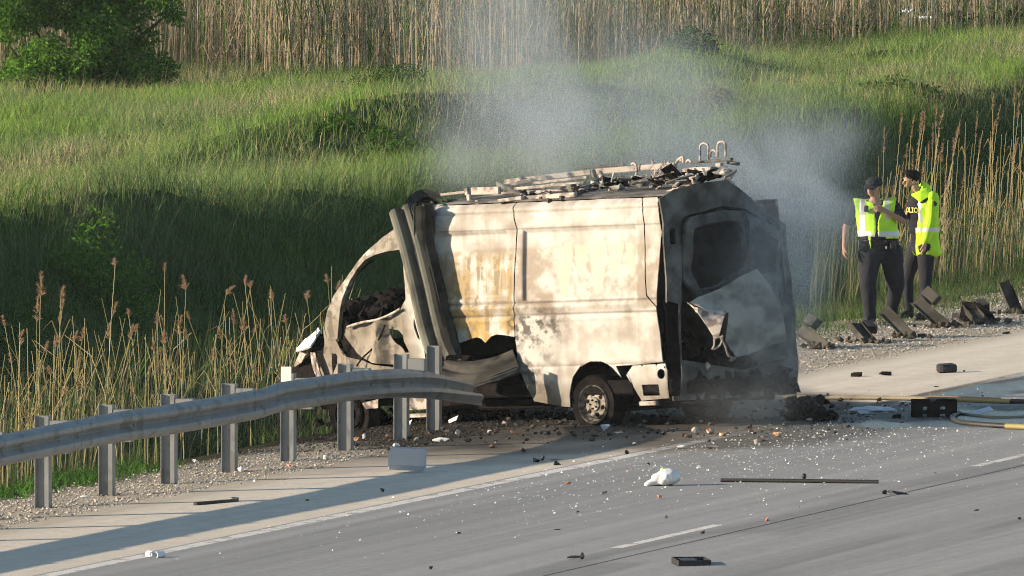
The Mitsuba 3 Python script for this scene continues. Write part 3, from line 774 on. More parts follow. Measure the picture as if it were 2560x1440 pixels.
def i_post(h, below=.25):
    """steel I section, 0.15 deep across the road (local x), 0.1 wide along it (local y); top at h"""
    m = MB(); z0 = -below
    m.add(box((0, 0, (h + z0) / 2), (.136, .007, h - z0)))
    for s in (-1, 1): m.add(box((s * .0715, 0, (h + z0) / 2), (.0075, .1, h - z0)))
    return m.get()
ROT = np.stack([-Nv, Rv, Zv], 1)        # local x towards the traffic, y along the road
NP = 3.62
gr = thing('guardrail')
tag(gr, 'galvanised guardrail with its end bent down beside the burnt van', 'guardrail')
post_r = [1.48 + 1.86 * i for i in range(-7, 7)] + [14.4]
tops = {}
for r in post_r:
    n = NP if r < 14 else 3.84
    z = float(ground(r, n)); h = .93
    tilt = np.eye(3)
    part(gr + '__post', (i_post(h)[0] @ (ROT @ tilt).T + w(r, n, z), i_post(h)[1]), 'mat_galv')
    tops[r] = z + h
    # spacer between post and beam
    if r < 14: part(gr + '__spacer', (lambda q: (q[0] @ ROT.T + w(r, n, z + .70), q[1]))(box((.075 + .105, 0, .02), (.20, .085, .33), None, .006)), 'mat_galv')
# the beam: its height follows the photograph's bend; n is the traffic face's plane
NB = NP - .075 - .205 - .004
tr_ = [(-140, 1108), (0, 1082), (125, 1057), (292, 1025), (425, 1006), (640, 969), (700, 951), (800, 936), (875, 925), (950, 919), (1025, 918), (1075, 924), (1137, 941), (1180, 956)]
pts = []
for x, y in tr_:
    q = on_plane_n(x, y, NB); r, n = rn(q)
    pts.append((float(r), float(q[2])))
pts = np.array(pts)
zflat = pts[2:6, 1].mean()
ctl_r = np.r_[-14, pts[:, 0]]; ctl_z = np.r_[zflat, pts[:, 1]]
zf = PchipInterpolator(ctl_r, ctl_z)
r_end = ctl_r[-1]
def beam_piece(r0, r1, lift=0.0):
    rs = np.linspace(r0, r1, max(6, int((r1 - r0) / .15)))
    fall = np.clip((rs - 11.5) / (r_end - 11.5), 0, 1)
    nn = NB - lift + 0 * fall
    tw = fall ** 1.3 * .75                                   # the beam rolls over towards its torn end
    wd = np.cos(tw)[:, None] * Zv + np.sin(tw)[:, None] * Nv
    od = -np.cos(tw)[:, None] * Nv + np.sin(tw)[:, None] * Zv
    zc = zf(rs) - .156 * np.cos(tw) - .02
    return w_beam(w(rs, nn, zc), wd, od)
joints = [-11.6, -7.9, -4.1 + .1, 1.48 - 3.72, 1.48, 5.2, 8.92, 12.64]
ends = [-13.5] + [1.48 + 3.72 * k for k in range(-3, 4)] + [r_end]
for i in range(len(ends) - 1):
    part(gr + '__beam', beam_piece(ends[i] - (.16 if i else 0), ends[i + 1] + (.16 if i < len(ends) - 2 else 0), .009 * (i % 2)), 'mat_galv', smooth=30)
# bolts: at the laps and one at each post
bl = MB()
for r in post_r[1:-2]:
    lap = any(abs(r - e) < .4 for e in ends)
    for (dr_, dz) in ([(-.1, .09), (.1, .09), (-.1, -.09), (.1, -.09), (0, 0)] if lap else [(0, 0)]):
        p = w(r + dr_, NB - (.088 if abs(dz) > .05 else .012), float(zf(r)) - .156 - .02 + dz * .9)
        m_ = trimesh.creation.cylinder(.016, .022, sections=8); 
        q = part(gr + '__bolt', (np.array(m_.vertices) @ np.stack([Rv, Zv, -Nv], 1).T + p, np.array(m_.faces)), 'mat_galv')
# white marker plate on the fifth post
k = part(gr + '__marker_plate', (lambda q: (q[0] @ ROT.T + w(8.59, NP, tops[post_r[11]] + .02), q[1]))(box((.115, -.062, -.005), (.115, .006, .16), None, .002)), 'mat_white')
labels[k] = {'label': 'white marker plate on the post left of the van'}
# ------------------------------------------------------------------ the burnt van: local axes x to its nose, y to its left, z up; origin under the left rear wheel
VG = ong(1500, 1066)
_b, _p = math.radians(43), math.radians(3.5)
ex = np.array([-math.cos(_b) * math.cos(_p), math.sin(_b) * math.cos(_p), -math.sin(_p)])
ey = np.array([-math.sin(_b), -math.cos(_b), 0])
ez = np.cross(ex, ey)
VM = np.stack([ex, ey, ez], 1)
def vw(p): return np.asarray(p, float) @ VM.T + VG
def vloc(P): return (np.asarray(P) - VG) @ VM
VW = 2.06
XR = -1.07                                              # the rear end
def smst(a, b, x):
    t = np.clip((x - a) / (b - a), 0, 1); return t * t * (3 - 2 * t)
def yside(x, z):
    """the left flank's plan: leans in above the belt, rounds into the roof and round the rear corner"""
    y = -.085 * np.clip((z - 1.3) / 1.1, 0, 1.2) ** 1.7 - .13 * smst(2.38, 2.53, z) ** 2 - .03 * smst(.55, .25, z)
    y = y - .13 * np.clip((-.96 - x) / .11, 0, 1.6) ** 2.0
    y = y - .20 * np.clip((x - 2.7) / 1.9, 0, 2) ** 2.0
    return y
def VL(px, py, y=None):
    """pixel -> (x, z) on the flank (or on the plane y)"""
    d = ray(px, py) @ VM; o = vloc(cam); yy = 0.0 if y is None else y
    for _ in range(6):
        t = (yy - o[1]) / d[1]; q = o + d * t
        if y is None: yy = float(yside(q[0], q[2]))
    return float(q[0]), float(q[2])
def VR(px, py, x=XR):
    """pixel -> (y, z) on the plane x"""
    d = ray(px, py) @ VM; o = vloc(cam); t = (x - o[0]) / d[0]; q = o + d * t
    return float(q[1]), float(q[2])
def V3(px, py, y): x, z = VL(px, py, y); return np.array([x, y, z])
def polyL(*q): return sg.Polygon([VL(*p) for p in q])
def polyR(*q, x=XR): return sg.Polygon([VR(*p, x) for p in q])
def boxL(x0, y0, x1, y1, r=.05):
    a, b = VL(x0, y0), VL(x1, y1)
    return min(a[0], b[0]), min(a[1], b[1]), max(a[0], b[0]), max(a[1], b[1])

# relief of the flank: recessed window panels, swage lines, gutter, heat buckles
def rrect(x, z, bx, soft=.03):
    d = np.minimum(np.minimum(x - bx[0], bx[2] - x), np.minimum(z - bx[1], bx[3] - z))
    return smst(0, soft, d)
WP1, WP2 = boxL(1306, 573, 1592, 748), boxL(1080, 583, 1268, 748)
def zline(px, py): return VL(px, py)[1]
Z_SW = [zline(1450, 752), zline(1450, 764), zline(1450, 783), zline(1450, 795)]
Z_GUT, Z_TOPL, Z_MOLD = zline(1450, 524), zline(1450, 571), zline(1380, 914)
def relief(x, z):
    d = -.035 * rrect(x, z, WP1) - .035 * rrect(x, z, WP2)
    inx = smst(-.62, -.55, x) * smst(2.4, 2.3, x)
    for zz, wd, dp in ((Z_SW[0], .018, -.018), (Z_SW[1], .02, .016), (Z_SW[2], .018, -.018), (Z_SW[3], .016, .010)):
        d = d + dp * np.exp(-((z - zz) / wd) ** 2) * inx
    d = d - .014 * np.exp(-((z - Z_GUT) / .018) ** 2) - .007 * np.exp(-((z - Z_TOPL - .02) / .012) ** 2)
    d = d - .012 * np.exp(-((z - Z_MOLD) / .014) ** 2) * smst(1.6, 1.4, x)
    q = np.stack([x * 2.2, z * 2.6, x * 0], -1)
    d = d + .030 * (meshkit.fbm(q, 3, 13) - .5) + .006 * (meshkit.fbm(q * 4, 2, 14) - .5)
    return d
def flank(off=0.0, extra=None):
    def fn(x, z):
        y = yside(x, z) + relief(x, z) + off
        if extra is not None: y = y + extra(x, z)
        return vw(np.stack([x, y, z], -1))
    return fn

# burnt, ash-grey and rust-stained sheet metal; uv carries (x, z) in metres on the van
_ox0, _ox1 = VL(1278, 700)[0], VL(1150, 700)[0]
def burnt_col(p, n_, uv):
    x, z = uv.x, uv.y
    big = fbm(x * 1.3 + 3, z * 1.6, 0, 4); mid = fbm(x * 4, z * 5, 2, 4); fine = fbm(x * 16, z * 18, 5, 3); streak = fbm(x * 14, z * 1.6, 8, 3)
    ash, tan, pink, soot_ = mi.Color3f(.50, .488, .455), mi.Color3f(.27, .235, .195), mi.Color3f(.38, .315, .285), mi.Color3f(.045, .038, .032)
    c = mix(ash, pink, smoothstep(.40, .72, mid) * .6)
    c = mix(c, tan, smoothstep(.42, .72, big * .45 + streak * .25 + mid * .3) * .7)
    # brown scorching inside the window panels, with pale tongues that ran down from the top
    inpan = smoothstep(1.24, 1.32, z + .10 * (mid - .5)) * smoothstep(2.02, 1.96, z)
    t = (x + .42) / .26                                               # tongues
    ft = t - dr.floor(t) - .5
    tip = 1.42 + .34 * cell_r(dr.floor(t)) + 1.7 * dr.square(ft)
    tongue = smoothstep(tip - .02, tip + .04, z) * smoothstep(-.62, -.5, x) * smoothstep(.62, .5, x)
    brown = inpan * smoothstep(.32, .66, mid * .5 + fine * .5) * (1 - tongue)
    c = mix(c, mi.Color3f(.24, .185, .135), brown * .7)
    c = mix(c, mi.Color3f(.55, .47, .36), tongue * inpan * .8)
    # orange rust in the panel behind the cab
    rz = smoothstep(1.98, 1.85, z) * smoothstep(.55, .95, z)
    rx = smoothstep(_ox0 - .06, _ox0 + .02, x) * smoothstep(_ox1 + .55, _ox1 - .1, x)
    rst = smoothstep(.40, .60, streak * .6 + mid * .4) * rz * rx
    low = smoothstep(1.38, 1.12, z) * rx * smoothstep(.62, .85, z)
    c = mix(c, mi.Color3f(.34, .24, .10), rst * .9)
    c = mix(c, mi.Color3f(.40, .26, .07), low * smoothstep(.30, .52, mid) * .9)
    c = mix(c, mi.Color3f(.20, .155, .10), rx * rz * smoothstep(.52, .60, streak) * smoothstep(.4, .6, fine) * .8)
    # sooty speckle: low on the rear panel by the seam, along the swage lines, and everywhere towards the nose
    sp = smoothstep(.40, .70, fine * .6 + mid * .4)
    a = smoothstep(.35, .95, x) * smoothstep(1.55, .95, z) * smoothstep(1.4, 1.2, x)
    b = dr.exp(-dr.square((z - 1.12) / .16)) * smoothstep(.1, .7, x) * smoothstep(1.4, 1.2, x)
    nose = smoothstep(2.6, 3.3, x) * .75 * smoothstep(1.7, 1.2, z)
    c = mix(c, soot_, dr.clip(sp * (a * .7 + b * .8 + nose), 0, .88))
    # dirt and soot plus painted shade along the pressed lines, so their relief shows
    ln = dr.exp(-dr.square((z - float(Z_SW[0])) / .014)) * .8 + dr.exp(-dr.square((z - float(Z_SW[2])) / .014)) * .9 + dr.exp(-dr.square((z - float(Z_GUT)) / .012)) * .45 + dr.exp(-dr.square((z - float(Z_TOPL) - .02) / .010)) * .6 + dr.exp(-dr.square((z - float(Z_MOLD)) / .012)) * .6
    c = mix(c, mi.Color3f(.11, .085, .065), dr.clip(ln * smoothstep(2.5, 2.3, x) * (.35 + .9 * mid), 0, .8))
    c = mix(c, mi.Color3f(.17, .135, .10), smoothstep(2.55, 2.9, x) * smoothstep(1.45, 1.2, z) * (.6 + .6 * mid))
    c = mix(c, mi.Color3f(.26, .225, .18), smoothstep(2.7, 3.1, x) * (.15 + .85 * smoothstep(.32, .66, mid)))
    c = mix(c, soot_ * 1.6, smoothstep(2.75, 3.1, x) * smoothstep(.50, .66, streak * .5 + fine * .5) * .65)
    # lower edge dirt
    c = mix(c, mi.Color3f(.17, .14, .105), smoothstep(.62, .30, z + .15 * (mid - .5)) * .72)
    c = mix(c, soot_, smoothstep(.36, .16, z + .12 * (fine - .5)) * .75)
    return c * (.88 + .24 * fine)
def cell_r(i): return mikit.cell_rand(i, 3, 0)
scene['mat_burnt'] = princ(mikit.proc(burnt_col), .62, 0, .25)
def scorched(p, n_, uv):
    g = fbm(p.x * 5, p.y * 5, p.z * 5, 4); h = fbm(p.x * 22, p.y * 22, p.z * 22, 2)
    return mix((.17, .165, .155), (.055, .05, .047), smoothstep(.25, .75, g)) * (.8 + .4 * h)
scene['mat_scorched'] = princ(mikit.proc(scorched), .7, .1, .3)
def rim_col(p, n_, uv):
    h = fbm(p.x * 22, p.y * 22, p.z * 22, 3)
    return mix((.24, .215, .18), (.06, .05, .042), smoothstep(.4, .68, h))
scene['mat_rim'] = princ(mikit.proc(rim_col), .6, .2, .3)
def ashm(p, n_, uv):
    h = fbm(p.x * 12, p.y * 12, p.z * 12, 3)
    return mix((.50, .43, .38), (.20, .16, .14), smoothstep(.40, .68, h))
scene['mat_ash_metal'] = princ(mikit.proc(ashm), .65, 0, .25)

scene['mat_pale_scorched'] = princ(mikit.proc(lambda p, n_, uv: mix((.40, .39, .36), (.15, .14, .13), smoothstep(.35, .72, fbm(p.x * 3.5, p.y * 3.5, p.z * 5, 4)))), .65, .1, .3)
van = thing('van')
tag(van, 'burnt out high-roofed delivery van, its flank scorched white and rusty, smoking at the rear', 'van')
def vpart(name, mesh, mat, smooth=30, label=None, parent=van, **k):
    q = part(parent + '__' + name, mesh, mat, smooth, **k)
    if label: labels[q] = {'label': label}
    return q
def panel(name, poly, off=0.0, extra=None, cell=.022, thick=.012, label=None, mat='mat_burnt'):
    m, uv = skin(poly, cell, flank(off, extra), thick, flip=True)
    return vpart(name, m, mat, True, label, uv=uv)

# outlines traced on the flank
arch = [(1428, 1035), (1424, 985), (1432, 942), (1450, 916), (1477, 903), (1505, 903), (1530, 917), (1552, 943), (1572, 978), (1588, 1008)]
rear_q = polyL((1298.5, 500), (1450, 494), (1603, 489), (1606, 505), (1609.5, 560), (1612, 640), (1615.5, 740), (1640, 768), (1648, 830), (1656, 905), (1540, 915), *arch[::-1][2:-1], (1426, 1018), (1395, 1014), (1336, 1003), (1318, 970), (1295, 912), (1288.5, 850), (1285.5, 770), (1288.5, 660), (1293.5, 575))
panel('rear_side_panel', rear_q, label='pale ash-coloured rear side panel with brown scorch marks')
front_q = polyL((1046, 518), (1064, 513), (1160, 507), (1296, 500), (1291, 575), (1286, 660), (1283, 770), (1286, 842), (1262, 838), (1240, 836), (1226, 842), (1214, 857), (1203, 846), (1190, 843), (1172, 849), (1150, 857), (1128, 856), (1112, 864), (1085, 860), (1062, 800), (1048, 740), (1040, 640), (1038, 560))
panel('front_side_panel', front_q, label='rust-streaked side panel behind the cab, torn open along its foot')
corner = polyL((1605.5, 489), (1640, 486), (1647, 500), (1656, 580), (1663, 660), (1669, 738), (1641, 765), (1618, 738), (1614.5, 640), (1612, 560), (1608.5, 505))
panel('corner_pillar', corner, cell=.03, label='tall pale rear corner pillar')
lowc = polyL((1576, 914), (1657, 909), (1667, 925), (1676, 995), (1598, 1002), (1578, 968), (1560, 938))
holes = [sg.box(*boxL(1600, 963, 1645, 988)).buffer(.005), sg.Point(VL(1648, 935)).buffer(.055)] + [sg.Point(VL(px_, py_)).buffer(.012) for px_, py_ in ((1566, 917), (1600, 914), (1635, 912), (1656, 918))]
for h in holes: lowc = lowc.difference(h)
panel('rear_corner_bracket', lowc, -.035, cell=.025, label='bare bumper bracket with cut-outs behind the rear wheel')
vpart('bumper_lip', (lambda q: (vw(q[0]), q[1]))(bar(np.array([*VL(1600, 1009, -.02)][:1] + [-.02] + [VL(1600, 1009)[1]]), np.array([VL(1693, 1004)[0], -.03, VL(1693, 1004)[1]]), .05, .05)), 'mat_ash_metal')
# sill below the torn panel and the wheel-arch lip
well = MB()
xa, za = VL(1505, 985)
th = np.linspace(-.15, math.pi + .15, 24)
R_ = .46
prof = np.stack([xa + R_ * np.cos(th) * 1.0, za - .03 + R_ * .95 * np.sin(th)], 1)
q = np.array([[p_[0], y_, p_[1]] for y_ in (-.03, -.5) for p_ in prof]); m_ = len(prof)
well.add((vw(q), np.array([[i, i + 1, m_ + i + 1, m_ + i] for i in range(m_ - 1)])))
vpart('wheel_well', well.get(), 'mat_char')

# wheels
def wheel(xc, zc, yc, rt, wd, name, lab, rimmat='mat_rim', lean=0.0):
    k = van + '__' + numbered(name)
    prof = np.array([(rt * .62, -wd * .40), (rt * .93, -wd * .5), (rt, -wd * .32), (rt * .99, wd * .3), (rt * .93, wd * .5), (rt * .62, wd * .38)])
    t = trimesh.creation.revolve(np.r_[prof, prof[:1]], sections=40); v = np.array(t.vertices)
    v = v * (1 + .10 * (meshkit.fbm(v * 6, 3, 3)[:, None] - .5)); 
    v[:, 1] = np.where(v[:, 1] < -rt * .72, -rt * .72 + (v[:, 1] + rt * .72) * .2, v[:, 1])
    M = np.array([[1, 0, 0], [0, 0, 1], [0, 1, 0]], float).T      # revolve axis z -> y
    pos = np.array([xc, yc, zc])
    part(k + '__tyre', (vw(np.stack([v[:, 0], v[:, 2], v[:, 1]], 1) + pos), np.array(t.faces)[:, ::-1]), 'mat_char', 40)
    rr_ = rt * .60
    rim = MB()
    pr = np.array([(.001, .03), (rr_ * .34, .034), (rr_ * .40, .012), (rr_ * .72, .004), (rr_ * .80, -.02), (rr_ * .95, .02), (rr_ * 1.04, .055), (rr_ * 1.07, .05), (rr_ * 1.0, -.05)])
    t = trimesh.creation.revolve(pr, sections=40); v = np.array(t.vertices)
    rim.add((vw(np.stack([v[:, 0], v[:, 2], v[:, 1]], 1) + pos + [0, wd * .28, 0]), np.array(t.faces)[:, ::-1]))
    part(k + '__rim', rim.get(), rimmat, 30)
    for a in range(6):
        an = a * math.pi / 3 + .3; c_ = pos + np.array([math.cos(an) * rr_ * .57, wd * .28 + .010, math.sin(an) * rr_ * .57])
        e = trimesh.creation.cylinder(rr_ * .12, .016, sections=14); v = np.array(e.vertices)
        part(k + '__hole', (vw(np.stack([v[:, 0], v[:, 2], v[:, 1]], 1) + c_), np.array(e.faces)), 'mat_char')
    for a in range(5):
        an = a * math.pi * .4; c_ = pos + np.array([math.cos(an) * rr_ * .24, wd * .28 + .036, math.sin(an) * rr_ * .24])
        e = trimesh.creation.cylinder(.011, .03, sections=6); v = np.array(e.vertices)
        part(k + '__nut', (vw(np.stack([v[:, 0], v[:, 2], v[:, 1]], 1) + c_), np.array(e.faces)), 'mat_char')
    if lab: labels[k] = {'label': lab}
    return k
xw, zw = VL(1497, 1010, -.14)
wheel(xw, zw, -.15, .335, .20, 'wheel', 'rear wheel with a bare scorched steel rim')
xf, zf_ = VL(885, 1035, -.14)
wheel(xf, zf_, -.16, .33, .20, 'wheel', 'front wheel, its tyre burnt black', 'mat_char')
wheel(xw, zw, -VW + .16, .33, .2, 'wheel', None, 'mat_char'); wheel(xf, zf_, -VW + .16, .33, .2, 'wheel', None, 'mat_char')

# front door, its frame and the nose on this side
frame = polyL((1046, 519), (1020, 545), (986, 573), (958, 592), (925, 620), (893, 655), (862, 698), (836, 740), (820, 775), (812, 815), (818, 850), (842, 848), (845, 815), (850, 775), (857, 745), (873, 705), (893, 672), (914, 650), (940, 636), (968, 628), (1000, 624), (1008, 660), (1012, 720), (1014, 770), (1030, 800), (1062, 800), (1048, 740), (1040, 640), (1038, 560))
panel('cab_frame', frame, extra=lambda x, z: .05 * (meshkit.fbm(np.stack([x * 3.2, z * 3.2, 0 * x], -1), 3, 63) - .5), cell=.035, thick=.05, label='scorched windscreen pillar and door frame of the cab')
door = polyL((868, 818), (900, 812), (935, 801), (968, 790), (998, 774), (1010, 748), (1030, 752), (1050, 810), (1066, 862), (1062, 905), (1030, 915), (985, 912), (935, 906), (905, 893), (880, 866), (864, 838))
tear = polyL((966, 821), (990, 826), (1001, 838), (1005, 855), (1018, 872), (1021, 881), (1010, 882), (998, 868), (985, 858), (975, 845))
door = door.difference(tear).difference(polyL((1036, 790), (1043, 805), (1053, 850), (1046, 845), (1038, 815)))
panel('front_door', door, .01, lambda x, z: .17 * (meshkit.fbm(np.stack([x * 3.0, z * 2.6, 0 * x], -1), 3, 61) - .5) + .05 * np.exp(-((x - VL(950, 850)[0]) / .10) ** 2), cell=.03, label='buckled front door with a torn hole')
fend = polyL((806, 812), (818, 850), (838, 850), (846, 872), (862, 892), (905, 902), (935, 912), (985, 918), (1040, 922), (1062, 912), (1068, 925), (1040, 935), (900, 935), (835, 948), (800, 945), (792, 925), (800, 890), (808, 860))
panel('front_fender', fend, -.02, lambda x, z: .10 * (meshkit.fbm(np.stack([x * 2.2, z * 2.6, 0 * x], -1), 3, 62) - .5), cell=.035, label='crumpled pale front wing')
# door's dark inner gap
gap = polyL((845, 785), (868, 818), (864, 838), (880, 866), (905, 893), (935, 906), (905, 903), (862, 892), (845, 870), (836, 850), (840, 815))
panel('door_gap', gap, -.07, mat='mat_char')
# bonnet corner, peeled white, and the splintered nose under it
def vpoly(name, pts, mat, thick=.01, label=None, parent=van):
    """flat-ish plate through local points (a fan), with thickness"""
    P = np.asarray(pts, float); c = P.mean(0)
    nrm = np.linalg.svd(P - c)[2][2]
    a = (P[0] - c); a -= nrm * (a @ nrm); a /= np.linalg.norm(a); b = np.cross(nrm, a)
    pg = sg.Polygon([((p - c) @ a, (p - c) @ b) for p in P])
    uv, f = sheet(pg.buffer(0), .07)
    # bend: interpolate the out-of-plane offset of the outline
    from scipy.interpolate import Rbf
    hh = np.array([(p - c) @ nrm for p in P])
    k = Rbf([((p - c) @ a) for p in P], [((p - c) @ b) for p in P], hh, function='linear', smooth=.02)
    off = k(uv[:, 0], uv[:, 1]) + .03 * (meshkit.fbm(np.c_[uv * 4, uv[:, :1] * 0 + len(pts)], 2, 5) - .5)
    v = c + uv[:, :1] * a + uv[:, 1:] * b + off[:, None] * nrm
    n = len(v); V = np.vstack([v + nrm * thick / 2, v - nrm * thick / 2])
    ed = np.vstack([f[:, [0, 1]], f[:, [1, 2]], f[:, [2, 0]]]).tolist(); ks = {tuple(x) for x in ed}
    rim = [x for x in ed if (x[1], x[0]) not in ks]
    F_ = np.vstack([f, f[:, ::-1] + n, [[x[0], n + x[0], n + x[1]] for x in rim], [[x[0], n + x[1], x[1]] for x in rim]])
    return vpart(name, (vw(V), F_), mat, 35, label, parent)
vpoly('bonnet_corner', [V3(740, 872, -.45), V3(797, 820, -.40), V3(801, 828, -.33), V3(775, 868, -.2), V3(742, 880, -.3)], 'mat_white', .02, 'white bonnet corner peeled up at the nose')
vpoly('nose_strip', [V3(752, 878, -.40), V3(772, 872, -.35), V3(756, 905, -.42), V3(738, 917, -.5), V3(735, 914, -.5)], 'mat_ash_metal', .015)
vpoly('nose_strip', [V3(773, 880, -.15), V3(786, 882, -.12), V3(806, 945, -.08), V3(790, 945, -.1), V3(780, 920, -.12)], 'mat_ash_metal', .015)
nose = MB()
def vbox(c, s, bev=.03): q = box(c, s, None, bev); return vw(q[0]), q[1]
x0n, z0n = VL(812, 900, -.3)
nose.add(vbox((x0n + .02, -1.03, z0n - .18), (.5, 1.5, .75), .12)); nose.add(vbox((x0n - .5, -1.03, z0n - .18), (.7, 1.75, .7), .1))
vpart('engine_block', nose.get(), 'mat_char')
vpoly('crushed_nose', [V3(722, 944, -.6), V3(745, 902, -.6), V3(772, 876, -.55), V3(803, 834, -.5), V3(816, 860, -.4), V3(812, 950, -.4), V3(765, 950, -.5)], 'mat_char', .05, 'black crushed nose under the bonnet corner')
# below the rail: pale remains of the wing and sill, seen between the posts
vpoly('sill', [V3(985, 992, 0), V3(1060, 985, 0), V3(1085, 988, 0), V3(1084, 1020, -.02), V3(1040, 1024, -.04), V3(984, 1026, -.02)], 'mat_ash_metal', .02, 'pale dented sill seen under the guardrail')
vpoly('sill', [V3(984, 1036, .02), V3(1066, 1033, .02), V3(1066, 1042, .02), V3(984, 1046, .02)], 'mat_ash_metal', .02)
vpoly('sill', [V3(905, 1008, -.02), V3(945, 998, -.02), V3(945, 1020, -.04), V3(915, 1022, -.04)], 'mat_ash_metal', .02)
for i_, q in enumerate((((1008, 1062), (1030, 1048), (1024, 1062), (1012, 1074)), ((1120, 1050), (1145, 1038), (1140, 1050), (1122, 1058)))):
    vpoly('sill_shard', [V3(x, y, .12) for x, y in q], 'mat_white', .01)

# inside: floor, wheel boxes, bulkhead, seats, far side
ins = MB()
ins.add(vbox(((XR + 2.3) / 2, -VW / 2, .42), (3.3, VW - .14, .16), .02))
ins.add(vbox((2.55, -VW / 2, .62), (1.2, VW - .2, .4), .05))
vpart('floor', ins.get(), 'mat_char')
vpart('chassis_rail', (lambda m: m.get())(MB().add(vbox((.9, -.42, .27), (4.0, .10, .14))).add(vbox((.9, -VW + .42, .27), (4.0, .10, .14))).add(vbox((0, -VW / 2, .22), (.14, VW - .5, .14)))), 'mat_char')
far = MB()
fp = sg.Polygon([(XR + .02, .30), (2.35, .30), (2.35, 2.40), (XR + .02, 2.40)])
m_, _ = skin(fp, .25, lambda x, z: vw(np.stack([x, -VW - yside(x, z), z], -1)), .02); far.add(m_)
vpart('far_side_panel', far.get(), 'mat_scorched')
fd = sg.Polygon([(2.35, .42), (4.1, .42), (4.3, .75), (4.0, 1.12), (3.6, 1.2), (3.3, 1.12), (2.5, 1.12), (2.45, 1.95), (2.85, 1.98), (3.4, 1.62), (3.85, 1.15), (3.95, 1.18), (3.42, 1.75), (2.9, 2.2), (2.35, 2.40)])
m_, _ = skin(fd.buffer(0), .2, lambda x, z: vw(np.stack([x, -VW - yside(x, z), z], -1)), .04)
vpart('far_door', m_, 'mat_scorched')
bulk = skin(sg.Polygon([(-.12, .45), (-VW + .12, .45), (-VW + .2, 2.2), (-.2, 2.2)]), .3, lambda y, z: vw(np.stack([0 * y + 2.2, y, z], -1)), .03)[0]
vpart('bulkhead', bulk, 'mat_char')
dash = MB(); g_ = np.random.default_rng(4)
for i in range(130):
    u = i / 129; px_ = 862 + 140 * u; v_ = g_.random(); py_ = (768 - 26 * u) * (1 - v_) + (814 - 42 * u) * v_
    yy = g_.uniform(-1.5, -.25); c_ = V3(px_, py_, yy); l = rubble(g_.uniform(.10, .30), i); dash.add((vw(l[0] + c_), l[1]))
labels[vpart('burnt_seats', dash.get(), 'mat_char', 20)] = {'kind': 'stuff', 'label': 'black burnt remains of the seats behind the open window'}
vpart('wire_or_crease', tube([vw(V3(960, 742, -.9)), vw(V3(985, 738, -.8)), vw(V3(1008, 745, -.7))], .012, 5), 'mat_ash_metal')

# roof
def roof_fn(x, s):
    yy = -.17 - s * (VW - .34); fall = .34 * smst(.55, 1, s) * smst(.2, XR, x); cr = .075 * (1 - (2 * s - 1) ** 2)
    dent = -.05 * (meshkit.fbm(np.stack([x * 1.6, s * 3, 0 * x], -1), 3, 71) - .3)
    z = 2.495 + cr - fall + dent * np.sin(np.pi * np.clip(s, 0, 1)) - .22 * np.clip((x - 2.25) / .5, 0, 2) ** 2
    return vw(np.stack([x, yy, z], -1))
rf = sg.Polygon([(XR + .02, 0), (2.55, 0), (2.75, .3), (2.8, .5), (2.75, .7), (2.55, 1), (XR + .02, 1)])
rm, ruv = skin(rf, .06, roof_fn, .02)
roof = vpart('roof', rm, 'mat_scorched', True, 'soot-grey sagging roof')
vpart('headlining', skin(sg.Polygon([(XR + .05, .04), (2.5, .04), (2.5, .96), (XR + .05, .96)]), .2, lambda x, s: roof_fn(x, s) - ez * .05, .01)[0], 'mat_char')

# rear face: frame, doors, what is left of the lamps and bumper
def RS(poly, fn=None, thick=.02, cell=.05):
    fn = fn or (lambda y, z: 0 * y)
    return skin(poly, cell, lambda y, z: vw(np.stack([XR + fn(y, z), y, z], -1)), thick)[0]
opening = polyR((1703, 552), (1712, 540), (1800, 515), (1860, 522), (1905, 545), (1950, 575), (1962, 900), (1850, 925), (1702, 900))
outer = polyR((1682, 1002), (1670, 900), (1667, 760), (1661, 640), (1656, 560), (1649, 496), (1690, 472), (1750, 457), (1815, 450), (1850, 478), (1885, 508), (1940, 535), (1978, 560), (1986, 700), (1990, 900), (1988, 985))
rframe = outer.difference(opening)
lampL = polyR((1650, 768), (1672, 752), (1698, 760), (1702, 990), (1668, 990))
crush = lambda y, z: .10 * (meshkit.fbm(np.stack([y * 2.2, z * 1.8, 0 * y], -1), 3, 85) - .5) + .12 * smst(-1.2, -2.0, y) * smst(1.0, 2.0, z)
vpart('rear_frame', RS(rframe.difference(lampL), crush), 'mat_scorched', 30, 'grey scorched frame of the rear doors')
vpart('lamp_socket', (lambda m: m.get())(MB().add(vbox((XR + .12, -.20, .92), (.06, .22, 1.0), .02))), 'mat_char', label='black empty tail lamp recess')
ld = polyR((1700, 560), (1712, 545), (1795, 526), (1852, 528), (1858, 690), (1800, 735), (1722, 752), (1706, 700))
win = polyR((1722, 572), (1800, 552), (1842, 554), (1846, 668), (1790, 712), (1734, 724))
sag = lambda y, z: -.05 - .26 * (meshkit.fbm(np.stack([y * 3, z * 3, 0 * y], -1), 2, 81) - .5)
kd = vpart('rear_door', RS(ld.difference(win), sag, .04), 'mat_scorched', 30, 'left rear door, window gone, its lower half folded')
rd = polyR((1866, 528), (1905, 550), (1955, 582), (1966, 900), (1900, 912), (1868, 880))
win2 = polyR((1880, 565), (1905, 575), (1944, 600), (1948, 680), (1884, 690))
vpart('rear_door', RS(rd.difference(win2), lambda y, z: .02 - .22 * (meshkit.fbm(np.stack([y * 3, z * 3, 0 * y], -1), 2, 83) - .5), .04), 'mat_scorched', 30, 'right rear door standing in the smoke')
hin = MB(); hin.add(vbox((XR - .02, -.115, VR(1660, 592)[1]), (.07, .05, .17), .012)); vpart('hinge', hin.get(), 'mat_char')
def R3(px_, py_, dx): y, z = VR(px_, py_, XR + dx); return np.array([XR + dx, y, z])
